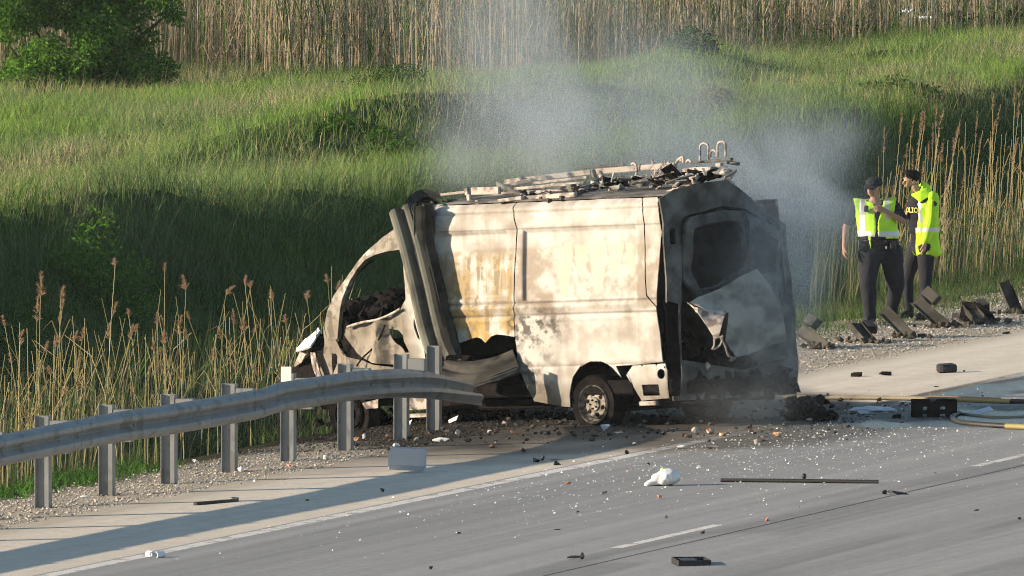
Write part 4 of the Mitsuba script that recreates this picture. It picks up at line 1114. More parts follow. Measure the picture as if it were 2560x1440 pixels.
vpoly('door_skin', [R3(1719, 757, -.12), R3(1745, 742, -.2), R3(1800, 722, -.28), R3(1850, 692, -.24), R3(1892, 672, -.15), R3(1925, 712, -.22), R3(1958, 790, -.2), R3(1968, 850, -.12), R3(1930, 862, -.12), R3(1872, 885, -.2), R3(1840, 893, -.28), R3(1815, 852, -.34), R3(1822, 782, -.3), R3(1770, 775, -.35)], 'mat_pale_scorched', .012, 'buckled outer skin of the left rear door')
vpoly('door_skin', [R3(1718, 758, -.30), R3(1745, 766, -.50), R3(1816, 778, -.62), R3(1808, 800, -.70), R3(1796, 845, -.75), R3(1788, 848, -.72), R3(1765, 815, -.55), R3(1738, 785, -.42)], 'mat_ash_metal', .010, 'sunlit torn corner of the door skin')
dngl = MB()
for q in (((1783, 835), (1786, 862), (1780, 872)), ((1800, 842), (1812, 862), (1822, 890), (1838, 895)), ((1806, 838), (1800, 862), (1786, 872))):
    dngl.add(tube(spline([vw(R3(x, y, -.55)) for x, y in q], 12), .011, 5))
vpart('torn_strip', dngl.get(), 'mat_ash_metal')
bm = MB(); yb, zb = VR(1700, 905); yb2, zb2 = VR(1992, 985)
g_ = np.random.default_rng(12)
for i in range(60):
    u = i / 59; l = rubble((.14, .18, .12 + .16 * g_.random()), i); bm.add((vw(l[0] + [XR - .03 + g_.normal(0, .02), -.35 - u * (VW - .45), .42 + g_.normal(0, .07)]), l[1]))
bm.add(vbox((XR - .02, -VW / 2, .40), (.10, VW - .5, .14), .03))
labels[vpart('rear_bumper', bm.get(), 'mat_char', 30)] = {'kind': 'stuff', 'label': 'charred remains of the rear bumper'}
in_ = MB(); g_ = np.random.default_rng(8)
for i in range(60):
    c_ = np.array([XR + g_.uniform(.05, .9), g_.uniform(-1.7, -.25), .5 + g_.random() ** 2 * .5]); l = rubble(g_.uniform(.08, .3), i + 50); in_.add((vw(l[0] + c_), l[1]))
labels[vpart('charred_cargo', in_.get(), 'mat_char', 20)] = {'kind': 'stuff'}
for q in (((1763, 912), (1770, 905), (1778, 915), (1770, 924)), ((1823, 900), (1835, 892), (1842, 897), (1830, 904))):
    vpoly('metal_scrap', [R3(x, y, -.2) for x, y in q], 'mat_ash_metal', .01)

# ------------------------------------------------------------------ roof rack and what lies burnt on it
rack = van + '__' + numbered('roof_rack')
labels[rack] = {'label': 'pale heat-bleached ladder rack collapsed on the roof'}
def rbar(name, a, ya, b, yb_, wd, ht, mat='mat_ash_metal'):
    return part(rack + '__' + name, bar(vw(V3(*a, ya)), vw(V3(*b, yb_)), wd, ht), mat)
rbar('side_rail', (1263, 455), -1.75, (1480, 430), -1.8, .05, .06); rbar('side_rail', (1480, 430), -1.8, (1690, 413), -1.75, .05, .065)
rbar('side_rail', (1180, 478), -.28, (1250, 476), -.3, .05, .085); rbar('side_rail', (1320, 496), -.25, (1440, 487), -.2, .06, .06)
rbar('side_rail', (1250, 502), -.16, (1310, 494), -.2, .10, .04)
rbar('cross_bar', (1244, 459), -1.5, (1334, 502), -.2, .04, .05, 'mat_scorched'); rbar('cross_bar', (1498, 449), -1.5, (1432, 489), -.2, .04, .045, 'mat_scorched')
rbar('cross_bar', (1103, 487), -.5, (1164, 480), -.6, .05, .03); rbar('cross_bar', (1108, 502), -.4, (1168, 499), -.5, .04, .03, 'mat_scorched')
rbar('upright', (1168, 470), -.4, (1169, 488), -.4, .05, .05); rbar('upright', (1173, 486), -.32, (1176, 506), -.32, .06, .05); rbar('upright', (1198, 500), -.22, (1199, 511), -.22, .10, .05)
for a, b, y_, h in (((1288, 472), (1462, 457), -.9, .035), ((1310, 482), (1452, 470), -.7, .03), ((1380, 461), (1450, 468), -1.0, .03), ((1335, 458), (1470, 443), -1.3, .03), ((1275, 462), (1330, 450), -1.6, .05), ((1232, 487), (1300, 478), -.8, .03)):
    rbar('slat', a, y_, b, y_ - .1, .06, h)
rbar('upright', (1455, 455), -.9, (1452, 476), -.85, .05, .04)
for a, b, y_ in (((1352, 492), (1353, 502), -.2), ((1372, 496), (1370, 505), -.15), ((1402, 489), (1403, 500), -.15)): rbar('clamp', a, y_, b, y_, .035, .035, 'mat_scorched')
# dark posts and clips along the far rail
for a, b, y_ in (((1302, 441), (1312, 458), -1.7), ((1365, 440), (1374, 452), -1.7), ((1422, 432), (1428, 444), -1.75), ((1482, 424), (1488, 445), -1.7)): rbar('clip', a, y_, b, y_, .06, .03, 'mat_scorched')
rbar('clip', (1498, 430), -1.2, (1506, 443), -1.2, .05, .05)
rbar('side_rail', (1440, 420), -1.9, (1560, 411), -1.9, .03, .03, 'mat_scorched')
# heaped debris over the rear half of the roof
hp, hp2 = MB(), MB(); g_ = np.random.default_rng(31)
for i in range(210):
    u = g_.random() ** .7; px_ = 1300 + 530 * u; py_ = 488 - 58 * u + g_.uniform(-12, 9); y_ = g_.uniform(-1.6, -.35)
    hp_ = hp if g_.random() < .4 * u + .12 else hp2
    if i % 2:
        l = rubble((g_.uniform(.06, .24), g_.uniform(.06, .16), g_.uniform(.04, .10)), i); hp_.add((vw(l[0] + V3(px_, py_, y_)), l[1]))
    elif i % 4 == 0:
        q = box((0, 0, 0), (g_.uniform(.1, .3), g_.uniform(.06, .16), .012), SR.from_euler('xyz', g_.normal(0, .35, 3) + [0, 0, g_.uniform(0, 3)]).as_matrix()); hp_.add((vw(q[0] + V3(px_, py_, y_)), q[1]))
    else:
        d_ = g_.normal(0, 1, 3) * [1, 1, .25]; d_ /= np.linalg.norm(d_); c_ = V3(px_, py_, y_); q = bar(vw(c_ - d_ * g_.uniform(.04, .12)), vw(c_ + d_ * g_.uniform(.04, .12)), g_.uniform(.012, .05), .012); hp_.add(q)
q = part(van + '__roof_debris', hp.get(), 'mat_char', 20)
q = part(van + '__roof_ash', hp2.get(), 'mat_pale_scorched', 20)
labels[q] = {'kind': 'stuff', 'label': 'pale ashy tangle heaped along the roof'}
q = van + '__roof_debris'
labels[q] = {'kind': 'stuff', 'label': 'charred heap on the rear half of the roof'}
wr = MB()
for i in range(55):
    a = np.array([1620 + 70 * g_.random(), 418 + 50 * g_.random()]); b = a + g_.normal(0, 1, 2) * [9, 16]; y_ = g_.uniform(-1.2, -.5)
    wr.add(tube(spline([vw(V3(a[0], a[1], y_)), vw(V3((a[0] + b[0]) / 2 + g_.normal(0, 4), (a[1] + b[1]) / 2, y_)), vw(V3(b[0], b[1], y_))], 6), .007, 4))
labels[part(van + '__cable_tangle', wr.get(), 'mat_ash_metal')] = {'kind': 'stuff', 'label': 'tangle of bare burnt cable on the roof'}
# rear roof edge: pale lit scraps
def rscrap(name, a, b, y_, wd, ht, mat='mat_ash_metal', lab=None):
    k = part(van + '__' + name, bar(vw(V3(*a, y_)), vw(V3(*b, y_)), wd, ht), mat)
    if lab: labels[k] = {'label': lab}
rscrap('roof_scrap', (1690, 458), (1744, 453), -.75, .12, .08, 'mat_ash_metal', 'pale box-shaped scrap on the rear roof edge')
rscrap('roof_scrap', (1688, 467), (1742, 462), -.70, .16, .02)
rscrap('roof_scrap', (1713, 428), (1738, 424), -1.2, .10, .06); rscrap('roof_scrap', (1738, 425), (1786, 424), -1.2, .12, .065)
rscrap('roof_scrap', (1792, 414), (1806, 413), -1.4, .06, .05); rscrap('roof_scrap', (1820, 405), (1846, 410), -1.6, .06, .035, 'mat_scorched')
rscrap('roof_scrap', (1730, 406), (1830, 398), -1.4, .05, .03, 'mat_scorched')
rscrap('roof_scrap', (1812, 449), (1832, 466), -1.55, .07, .07, 'mat_ash_metal', 'pale split tube hanging from the far rear roof corner'); rscrap('roof_scrap', (1833, 468), (1846, 478), -1.6, .06, .055); rscrap('roof_scrap', (1848, 480), (1857, 486), -1.62, .04, .04); rscrap('roof_scrap', (1868, 508), (1880, 496), -1.75, .05, .05)
rscrap('roof_scrap', (1660, 484), (1700, 470), -.45, .04, .035)
def rtube(name, q, y_, rad, mat='mat_ash_metal', lab=None):
    k = part(van + '__' + name, tube(spline([vw(V3(x, y, y_)) for x, y in q], 26), rad, 6), mat, True)
    if lab: labels[k] = {'label': lab}
def hoop(x0, x1, yb_, yt):
    r_ = (x1 - x0) / 2
    return [(x0, yb_)] + [(x0 + r_ - r_ * math.cos(t), yt + r_ - r_ * math.sin(t)) for t in np.linspace(0, math.pi, 9)] + [(x1, yb_)]
rtube('hoop', hoop(1750, 1771, 404, 358), -1.4, .014, lab='left tall bent hoop standing on the roof')
rtube('hoop', hoop(1794, 1814, 392, 354), -1.4, .014, lab='right tall bent hoop standing on the roof')
rtube('hoop', hoop(1776, 1791, 392, 376), -1.4, .014, lab='small hoop between the two tall ones')
rtube('hook', [(1690, 408), (1700, 396), (1707, 393), (1709, 407)], -1.2, .016); rtube('hook', [(1700, 400), (1706, 401)], -1.2, .014); rtube('hook', [(1716, 407), (1722, 400), (1728, 406)], -1.2, .014)
rtube('hook', [(1632, 410), (1631, 398)], -1.3, .012); rtube('hook', [(1579, 412), (1583, 408), (1590, 412), (1592, 430), (1588, 440)], -1.2, .014); rtube('hook', [(1597, 426), (1600, 410)], -1.2, .012)

# ------------------------------------------------------------------ the beam torn off the guardrail: stands on end against the flank and folds over at the top
def bl_(px_, py_, off):
    x, z = VL(px_, py_, off); return np.array([x, off, z])
k = thing('bent_beam')
tag(k, 'length of guardrail beam bent upright and folded over against the flank of the van', 'guardrail beam')
lft = spline([vw(bl_(1112, 905, .30)), vw(bl_(1088, 850, .26)), vw(bl_(1052, 700, .20)), vw(bl_(1030, 610, .18)), vw(bl_(1004, 520, .16))], 26)
td = np.gradient(lft, axis=0); td /= np.linalg.norm(td, axis=1, keepdims=True)
outd = np.array([-.22, -.97, .05]); outd /= np.linalg.norm(outd)
wdv = np.cross(outd, td); wdv /= np.linalg.norm(wdv, axis=1, keepdims=True); od = np.cross(td, wdv)
part(k + '__lower_limb', w_beam(lft, wdv, od, .006), 'mat_galv_burnt', 30)
rgt = spline([vw(bl_(1056, 508, .10)), vw(bl_(1058, 600, .06)), vw(bl_(1085, 720, .07)), vw(bl_(1118, 850, .10)), vw(bl_(1126, 900, .12))], 26)
td = np.gradient(rgt, axis=0); td /= np.linalg.norm(td, axis=1, keepdims=True)
o2 = np.array([.75, -.60, .05]); o2 /= np.linalg.norm(o2)
wdv = np.cross(o2, td); wdv /= np.linalg.norm(wdv, axis=1, keepdims=True); od = np.cross(td, wdv)
part(k + '__rear_limb', w_beam(rgt, wdv, od, .006), 'mat_galv_soot_or_shade', 30)  # near-black steel here paints in the shade behind the other limb
top = spline([vw(bl_(1008, 524, .15)), vw(bl_(1018, 508, .02)), vw(bl_(1036, 494, -.12)), vw(bl_(1056, 489, -.25)), vw(bl_(1085, 496, -.30)), vw(bl_(1098, 506, -.30))], 20)
td = np.gradient(top, axis=0); td /= np.linalg.norm(td, axis=1, keepdims=True)
wv = np.array([.25, -.55, .8]); wdv = np.cross(np.cross(td, wv), td); wdv /= np.linalg.norm(wdv, axis=1, keepdims=True)
part(k + '__fold', w_beam(top, wdv * .55, np.cross(td, wdv), .006), 'mat_galv_soot_or_shade', 30)
pale = vpoly('fold_flap', [bl_(1028, 520, .2), bl_(1040, 508, .12), bl_(1046, 530, .1), bl_(1047, 572, .12), bl_(1040, 560, .16)], 'mat_galv_burnt', .008, None, k)
# the crumpled end below it, between the last post and the rear panel
k2 = thing('crumpled_beam')
tag(k2, 'crumpled sooty beam end lying against the sill of the van, right of the last post', 'guardrail beam')
cr = spline([vw(bl_(1105, 920, .34)), vw(bl_(1160, 932, .32)), vw(bl_(1225, 925, .22)), vw(bl_(1292, 902, .06))], 20)
td = np.gradient(cr, axis=0); td /= np.linalg.norm(td, axis=1, keepdims=True)
o3 = -cF * .8 + Zv * .5; wv = np.cross(o3, td); wv /= np.linalg.norm(wv, axis=1, keepdims=True)
part(k2 + '__plate', w_beam(cr, wv, np.cross(td, wv), .006, np.linspace(.6, .25, 20)), 'mat_galv_soot_or_shade', 30)
pk = spline([vw(bl_(1186, 962, .42)), vw(bl_(1240, 944, .30)), vw(bl_(1292, 924, .12))], 12)
td = np.gradient(pk, axis=0); td /= np.linalg.norm(td, axis=1, keepdims=True)
wv = np.cross(-cF * .5 + Zv * .85, td); wv /= np.linalg.norm(wv, axis=1, keepdims=True)
part(k2 + '__flap', w_beam(pk, wv * .28, np.cross(td, wv), .006, np.full(12, .4)), 'mat_galv_burnt', 30)

vpart('pillar_seal', tube(spline([vw(V3(x, y, -.16)) for x, y in ((856, 770), (866, 730), (884, 697), (906, 672), (932, 652))], 20), .012, 5), 'mat_char', True)

vpart('wire_or_crease', tube(spline([vw(V3(x, y, .03)) for x, y in ((962, 812), (950, 842), (930, 872), (905, 896), (892, 915))], 20), .010, 5), 'mat_char', True)  # black tube drawn in for the dark crease across the door
vpart('door_fold', tube(spline([vw(V3(x, y, .015)) for x, y in ((868, 818), (905, 806), (940, 800), (972, 788), (1000, 772))], 20), .016, 6), 'mat_ash_metal', True)
# ------------------------------------------------------------------ the two officers
scene['mat_skin'] = princ(mikit.proc(lambda p, n_, uv: mi.Color3f(.34, .20, .14) * (.85 + .3 * noise(p.x * 30, p.y * 30, p.z * 30))), .55, 0, .35)
scene['mat_skin_tan'] = princ(mikit.proc(lambda p, n_, uv: mi.Color3f(.46, .29, .20) * (.85 + .3 * noise(p.x * 30, p.y * 30, p.z * 30))), .55, 0, .35)
def cloth(c, k=1.0):
    return princ(mikit.proc(lambda p, n_, uv: mi.Color3f(*c) * (.75 + .5 * fbm(p.x * 14 * k, p.y * 14 * k, p.z * 9 * k, 3))), .85, 0, .15)
scene['mat_uniform'] = cloth((.020, .021, .027)); scene['mat_trousers'] = cloth((.026, .027, .036)); scene['mat_hair'] = cloth((.012, .010, .009), 3)
def hivis(p, n_, uv): return mi.Color3f(.50, .86, .04) * (.80 + .30 * fbm(p.x * 9, p.y * 9, p.z * 7, 3))
scene['mat_hivis'] = princ(mikit.proc(hivis), .7, 0, .2)
scene['mat_reflective'] = princ((.62, .63, .60), .4, .2, .5)
scene['mat_boot'] = princ((.012, .012, .013), .4, 0, .5)
scene['mat_letter'] = princ((.75, .68, .22), .7, 0, .2)

def man(v, f): return m3.Manifold(m3.Mesh(np.asarray(v, np.float32), np.asarray(f, np.uint32)))
def cubeman(c, s, M=None):
    b = m3.Manifold.cube(tuple(map(float, s)), True)
    if M is not None: b = b.transform(np.c_[np.asarray(M), [0, 0, 0]].tolist())
    return b.translate(tuple(map(float, c)))
def hull_man(J, bones, refine=.03):
    ms = []
    for b in bones:
        sp = []
        for j in b:
            q = J[j]; r = q[3]; rr = (r, r, r) if np.isscalar(r) else r
            sp.append(m3.Manifold.sphere(1.0, 16).scale(tuple(map(float, rr))).translate(tuple(map(float, q[:3]))))
        ms.append(m3.Manifold.batch_hull(sp))
    return m3.Manifold.batch_boolean(ms, m3.OpType.Add)
def smoothed(M_, refine=.025, it=8, wrinkle=0.0, seed=0, k=9):
    u = M_.refine_to_length(refine).to_mesh()
    tm = trimesh.Trimesh(np.array(u.vert_properties[:, :3]), np.array(u.tri_verts), process=True)
    if it: trimesh.smoothing.filter_taubin(tm, .5, .53, iterations=it)
    v = np.array(tm.vertices)
    if wrinkle: v = v + tm.vertex_normals * (wrinkle * 2 * (meshkit.fbm(v * [k, k, k * .7], 3, seed) - .5))[:, None]
    return v, np.array(tm.faces)
def hand_bones(J, pre, wrist, dirn, palm_n, side, curl=.5, s=1.0):
    """palm, four fingers of different lengths and a thumb: adds joints to J, returns bones. side points to the thumb's side"""
    d, pn, sd = (np.asarray(q, float) / np.linalg.norm(q) for q in (dirn, palm_n, side))
    B = []
    def put(n, p, r): J[pre + n] = (*p, r); return pre + n
    wr = put('w', wrist, .026 * s)
    kn = []
    for i, (o, L) in enumerate(((.030, .074), (.010, .082), (-.010, .076), (-.029, .060))):
        k = np.asarray(wrist) + d * .088 * s + sd * o * s
        kn.append(put(f'k{i}', k, .0125 * s))
        a, p, prev = 0.0, k.copy(), kn[-1]
        for j, frac in enumerate((.45, .32, .23)):
            a += curl * (.75 + .12 * i)
            p = p + (d * math.cos(a) + pn * math.sin(a)) * L * frac * s
            q = put(f'f{i}{j}', p, (.0095, .0085, .0075)[j] * s); B.append((prev, q)); prev = q
    B.append((wr, kn[0], kn[1])); B.append((wr, kn[1], kn[2])); B.append((wr, kn[2], kn[3]))
    t0 = put('t0', np.asarray(wrist) + d * .028 * s + sd * .028 * s, .013 * s)
    t1 = put('t1', np.asarray(wrist) + d * .062 * s + sd * .052 * s + pn * .012, .011 * s)
    t2 = put('t2', np.asarray(wrist) + d * .088 * s + sd * .050 * s + pn * .028, .009 * s)
    B += [(wr, t0), (t0, t1), (t1, t2)]
    return B
def head_man(c, yaw, pitch, s=1.0):
    """head with jaw, nose, brow, lips and ears; faces local -y before turning"""
    Rm = SR.from_euler('zx', [yaw, pitch], degrees=True).as_matrix()
    S = lambda p, r: m3.Manifold.sphere(1.0, 20).scale(tuple(float(q) * s for q in (r if not np.isscalar(r) else (r, r, r)))).translate(tuple(float(q) * s for q in p))
    H = m3.Manifold.batch_hull([S((0, .012, .035), (.076, .096, .085)), S((0, -.045, -.055), (.050, .045, .050)), S((0, -.062, -.082), (.026, .022, .020))])
    H = H + m3.Manifold.batch_hull([S((0, -.092, .012), .009), S((0, -.118, -.026), .013), S((.012, -.100, -.030), .010), S((-.012, -.100, -.030), .010)])
    H = H + S((0, -.088, .022), (.055, .014, .012)) + S((0, -.094, -.057), (.024, .012, .006)) + S((0, -.091, -.068), (.020, .012, .007))
    for q in (-1, 1): H = H + S((q * .078, .012, -.005), (.010, .022, .032)) - S((q * .031, -.104, .004), (.016, .014, .008))
    return H.transform(np.c_[Rm, np.asarray(c)].tolist()), Rm, s
def person(base, label, wide=1.0):
    k = thing('person'); tag(k, label, 'person')
    def put(name, mesh, mat, lab=None, smooth=50):
        if len(mesh[1]) == 0: return None
        q = part(k + '__' + name, (np.asarray(mesh[0]) * [wide, 1 + (wide - 1) * .6, .985] + base, mesh[1]), mat, smooth)
        if lab: labels[q] = {'label': lab}
        return q
    return k, put
def eyes(put, c, Rm, s):
    for q in (-1, 1):
        l = lump((.022, .016, .014), 1, 1, .0); put('eye', (l[0] @ Rm.T + np.asarray(c) + Rm @ (np.array([q * .031, -.091, .004]) * s), l[1]), 'mat_hair')

# --- the nearer one: dark cap, open vest, one arm hanging, the other hand raised to the chest
fb = at_n(2188, 4.85)
k, put = person(fb, 'person in dark cap and open yellow safety vest, one hand raised to the chest', 1.15)
J = {'pel': (.05, .05, 1.00, (.19, .15, .13)), 'bel': (.04, -.02, 1.16, (.20, .18, .14)), 'che': (.0, .03, 1.40, (.19, .135, .14)), 'shl': (-.20, .04, 1.52, .075), 'shr': (.19, .04, 1.53, .075), 'nek': (.0, .03, 1.60, .062), 'hd': (.0, .0, 1.70, .06),
     'el': (-.315, .06, 1.24, .045), 'wl': (-.335, -.03, 1.00, .030), 'er': (.31, -.06, 1.33, .045), 'wr': (.10, -.20, 1.47, .030),
     'hl': (-.06, .04, .93, .115), 'hr': (.17, .08, .93, .115), 'kl': (-.075, .0, .52, .072), 'kr': (.235, .16, .50, .070), 'al': (-.055, .03, .09, .048), 'ar': (.19, .34, .10, .046), 'tl': (-.075, -.14, .035, .036), 'tr': (.175, .18, .04, .036)}
body_b = [('pel', 'bel'), ('bel', 'che'), ('che', 'shl'), ('che', 'shr'), ('che', 'nek'), ('nek', 'hd'), ('shl', 'el'), ('el', 'wl'), ('shr', 'er'), ('er', 'wr'), ('pel', 'hl'), ('pel', 'hr'), ('hl', 'kl'), ('kl', 'al'), ('hr', 'kr'), ('kr', 'ar')]
thin = {a: (*b[:3], (b[3] * .86 if np.isscalar(b[3]) else tuple(q * .9 for q in b[3]))) for a, b in J.items()}
core = hull_man(thin, body_b)
hb = dict(thin); hd_c = (-.015, -.01, 1.755)
Hh, Rm, hs = head_man(hd_c, -25, 14, 1.02)
hands = hull_man(hb, hand_bones(hb, 'L', (-.335, -.035, 1.0), (-.02, -.1, -1), (.9, -.3, 0), (.2, -1, 0), .45)) + hull_man(hb, hand_bones(hb, 'R', (.105, -.20, 1.47), (-.9, -.25, .30), (.1, .6, -.6), (0, -.3, 1), .55))
put('body', smoothed(core.refine_to_length(.03) + Hh + hands, .014, 5), 'mat_skin')
eyes(put, hd_c, Rm, hs)
shirt_b = [('pel', 'bel'), ('bel', 'che'), ('che', 'shl'), ('che', 'shr'), ('che', 'nek')]
Js = dict(J); mid = lambda a, b, t, r: tuple(np.array(J[a][:3]) * (1 - t) + np.array(J[b][:3]) * t) + (r,)
Js['sl'] = mid('shl', 'el', .72, .063); Js['sr'] = mid('shr', 'er', .80, .063)
tor = hull_man(Js, shirt_b)
put('shirt', smoothed(hull_man(Js, [('pel', 'bel'), ('bel', 'che'), ('che', 'shl'), ('che', 'shr'), ('shl', 'sl'), ('shr', 'sr')]), .025, 8, .010, 3), 'mat_uniform')
Jt = {a: (*b[:3], b[3] if not np.isscalar(b[3]) else b[3] + .018) for a, b in J.items()}
put('trousers', smoothed(hull_man(Jt, [('pel', 'hl', 'hr'), ('hl', 'kl'), ('kl', 'al'), ('hr', 'kr'), ('kr', 'ar')]) - cubeman((0, 0, 1.30), (2, 2, .46)), .03, 6, .014, 5, 7), 'mat_trousers')
for a, t in (('al', 'tl'), ('ar', 'tr')):
    Jb = {a: (*J[a][:3], .058), t: (*J[t][:3], .042), 'h': (J[a][0], J[a][1] + .045, .045, .045)}
    put('boot', smoothed(hull_man(Jb, [(a, t, 'h')]) - cubeman((0, 0, -.5), (4, 4, 1.0)), .02, 3), 'mat_boot')
put('belt', smoothed((hull_man({'a': (*J['pel'][:2], 1.05, (.225, .185, .10)), 'b': (*J['bel'][:2], 1.12, (.22, .198, .10))}, [('a', 'b')]) ^ cubeman((.05, 0, 1.065), (2, 2, .055))), .03, 0), 'mat_boot')
put('belt_pouch', box((.19, -.15, 1.03), (.07, .05, .11), None, .012), 'mat_boot'); put('belt_pouch', box((-.16, -.09, 1.02), (.06, .05, .14), None, .012), 'mat_boot')
put('badge', box((.115, -.175, 1.0), (.012, .01, .035)), 'mat_white')
# cap
S = lambda p, r: m3.Manifold.sphere(1.0, 24).scale(tuple(map(float, r))).translate(tuple(map(float, p)))
cap = (S((0, .010, .055), (.093, .112, .078)) - cubeman((0, 0, -.03), (.5, .5, .12))) + (m3.Manifold.batch_hull([S((0, -.085, .040), (.078, .045, .009)), S((0, -.140, .022), (.058, .035, .008))]))
put('cap', smoothed(cap.transform(np.c_[Rm, np.asarray(hd_c)].tolist()), .02, 2), 'mat_uniform')
# vest: a shell round the torso, open down the front
def vest_shell(J_, bones, g0, g1, hem, top, gap, armr, skew=0.0):
    out = hull_man({a: (*b[:3], (b[3] + g1 if np.isscalar(b[3]) else tuple(q + g1 for q in b[3]))) for a, b in J_.items()}, bones)
    inn = hull_man({a: (*b[:3], (b[3] + g0 if np.isscalar(b[3]) else tuple(q + g0 for q in b[3]))) for a, b in J_.items()}, bones)
    return out, inn
out, inn = vest_shell(Js, shirt_b, .008, .026, 0, 0, 0, 0)
cutf = m3.Manifold.hull_points(np.array([(-.03, -.6, 1.66), (.11, -.6, 1.66), (.025, -.6, 1.30), (.005, -.6, 1.30), (-.03, 0, 1.66), (.11, 0, 1.66), (.025, 0, 1.30), (.005, 0, 1.30)]))
cutl = m3.Manifold.hull_points(np.array([(.005, -.6, 1.32), (.028, -.6, 1.32), (.03, -.6, 1.0), (-.02, -.6, 1.0), (.005, 0, 1.32), (.028, 0, 1.32), (.03, 0, 1.0), (-.02, 0, 1.0)]))
hemL = cubeman((-.6, 0, .55), (1.23, 2, 1.0), SR.from_euler('y', -10, degrees=True).as_matrix()); hemR = cubeman((.65, 0, .61), (1.3, 2, 1.0))
neck = S((.0, .0, 1.64), (.115, .13, .10))
arms = S((-.275, .04, 1.46), (.075, .16, .17)) + S((.27, .04, 1.47), (.075, .16, .17))
hemR = hemR + cubeman((.03, 0, .56), (.16, 2, 1.16))
vest = out - inn - cutf - cutl - hemL - hemR - neck - arms
put('vest', smoothed(vest, .025, 1, .008, 11, 6), 'mat_hivis', 'fluorescent yellow safety vest')
out2 = hull_man({a: (*b[:3], (b[3] + .030 if np.isscalar(b[3]) else tuple(q + .030 for q in b[3]))) for a, b in Js.items()}, shirt_b)
band = (out2 - inn - cutf - cutl - hemL - hemR - neck - arms)
for cb_ in (cubeman((-.14, -.6, 1.40), (.055, 1.2, 1.0)), cubeman((.13, -.6, 1.50), (.055, 1.2, .30))): put('reflective_band', smoothed(band ^ cb_, .03, 0), 'mat_reflective')
put('reflective_band', smoothed(band ^ cubeman((.2, 0, 1.17), (1.2, 2, .075)), .03, 0), 'mat_reflective')
put('radio', box((-.10, -.135, 1.49), (.05, .035, .08), None, .01), 'mat_boot')

# --- the farther one: bare dark hair, looking down to the left, open yellow jacket over a dark vest
fb2 = at_n(2306, 4.65)
k, put = person(fb2, 'person with short dark hair in a long yellow jacket over a dark vest, looking down')
J = {'pel': (.02, .05, 1.00, (.15, .15, .12)), 'bel': (.0, .04, 1.18, (.14, .15, .13)), 'che': (-.01, .03, 1.42, (.15, .17, .14)), 'shl': (.10, -.13, 1.55, .075), 'shr': (-.06, .22, 1.55, .075), 'nek': (-.03, .03, 1.64, .06), 'hd': (-.09, .0, 1.72, .055),
     'el': (.10, -.20, 1.24, .044), 'wl': (.035, -.27, 1.00, .030), 'er': (-.20, .10, 1.30, .044), 'wr': (-.40, -.06, 1.40, .030),
     'hl': (.06, -.05, .93, .105), 'hr': (-.05, .14, .93, .105), 'kl': (.055, -.06, .52, .066), 'kr': (-.17, .22, .52, .066), 'al': (.05, .0, .09, .045), 'ar': (-.14, .34, .09, .045), 'tl': (-.06, -.09, .035, .035), 'tr': (-.25, .26, .035, .035)}
thin = {a: (*b[:3], (b[3] * .86 if np.isscalar(b[3]) else tuple(q * .9 for q in b[3]))) for a, b in J.items()}
core = hull_man(thin, body_b); hb = dict(thin); hd_c = (-.135, -.01, 1.80)
Hh, Rm, hs = head_man(hd_c, -66, 24, 1.0)
hands = hull_man(hb, hand_bones(hb, 'L', (.035, -.27, 1.0), (-.12, -.1, -1), (-.8, .5, 0), (-.4, -.9, 0), .5)) + hull_man(hb, hand_bones(hb, 'R', (-.40, -.06, 1.40), (-.85, -.4, .2), (0, .4, -.8), (0, -.4, 1), .5))
put('body', smoothed(core.refine_to_length(.03) + Hh + hands, .014, 5), 'mat_skin_tan')
eyes(put, hd_c, Rm, hs)
hair = (S((0, .022, .045), (.086, .106, .088)) + S((0, -.035, .105), (.072, .066, .034))) - cubeman((0, -.10, -.005), (.4, .17, .11)) - cubeman((0, 0, -.11), (.4, .4, .15))
put('hair', smoothed(hair.transform(np.c_[Rm, np.asarray(hd_c)].tolist()), .014, 2, .006, 2, 40), 'mat_hair')
shirt_b2 = [('pel', 'bel'), ('bel', 'che'), ('che', 'shl'), ('che', 'shr'), ('che', 'nek')]
Js = dict(J); Js['sr'] = mid('shr', 'er', .6, .062)
put('shirt', smoothed(hull_man(Js, shirt_b2 + [('shr', 'sr')]), .025, 8, .008, 4), 'mat_uniform')
Jt = {a: (*b[:3], b[3] if not np.isscalar(b[3]) else b[3] + .014) for a, b in J.items()}
put('trousers', smoothed(hull_man(Jt, [('pel', 'hl', 'hr'), ('hl', 'kl'), ('kl', 'al'), ('hr', 'kr'), ('kr', 'ar')]) - cubeman((0, 0, 1.30), (2, 2, .5)), .03, 6, .014, 6, 7), 'mat_trousers')
for a, t in (('al', 'tl'), ('ar', 'tr')):
    Jb = {a: (*J[a][:3], .055), t: (*J[t][:3], .040), 'h': (J[a][0] + .03, J[a][1] + .03, .045, .043)}
    put('boot', smoothed(hull_man(Jb, [(a, t, 'h')]) - cubeman((0, 0, -.5), (4, 4, 1.0)), .02, 3), 'mat_boot')
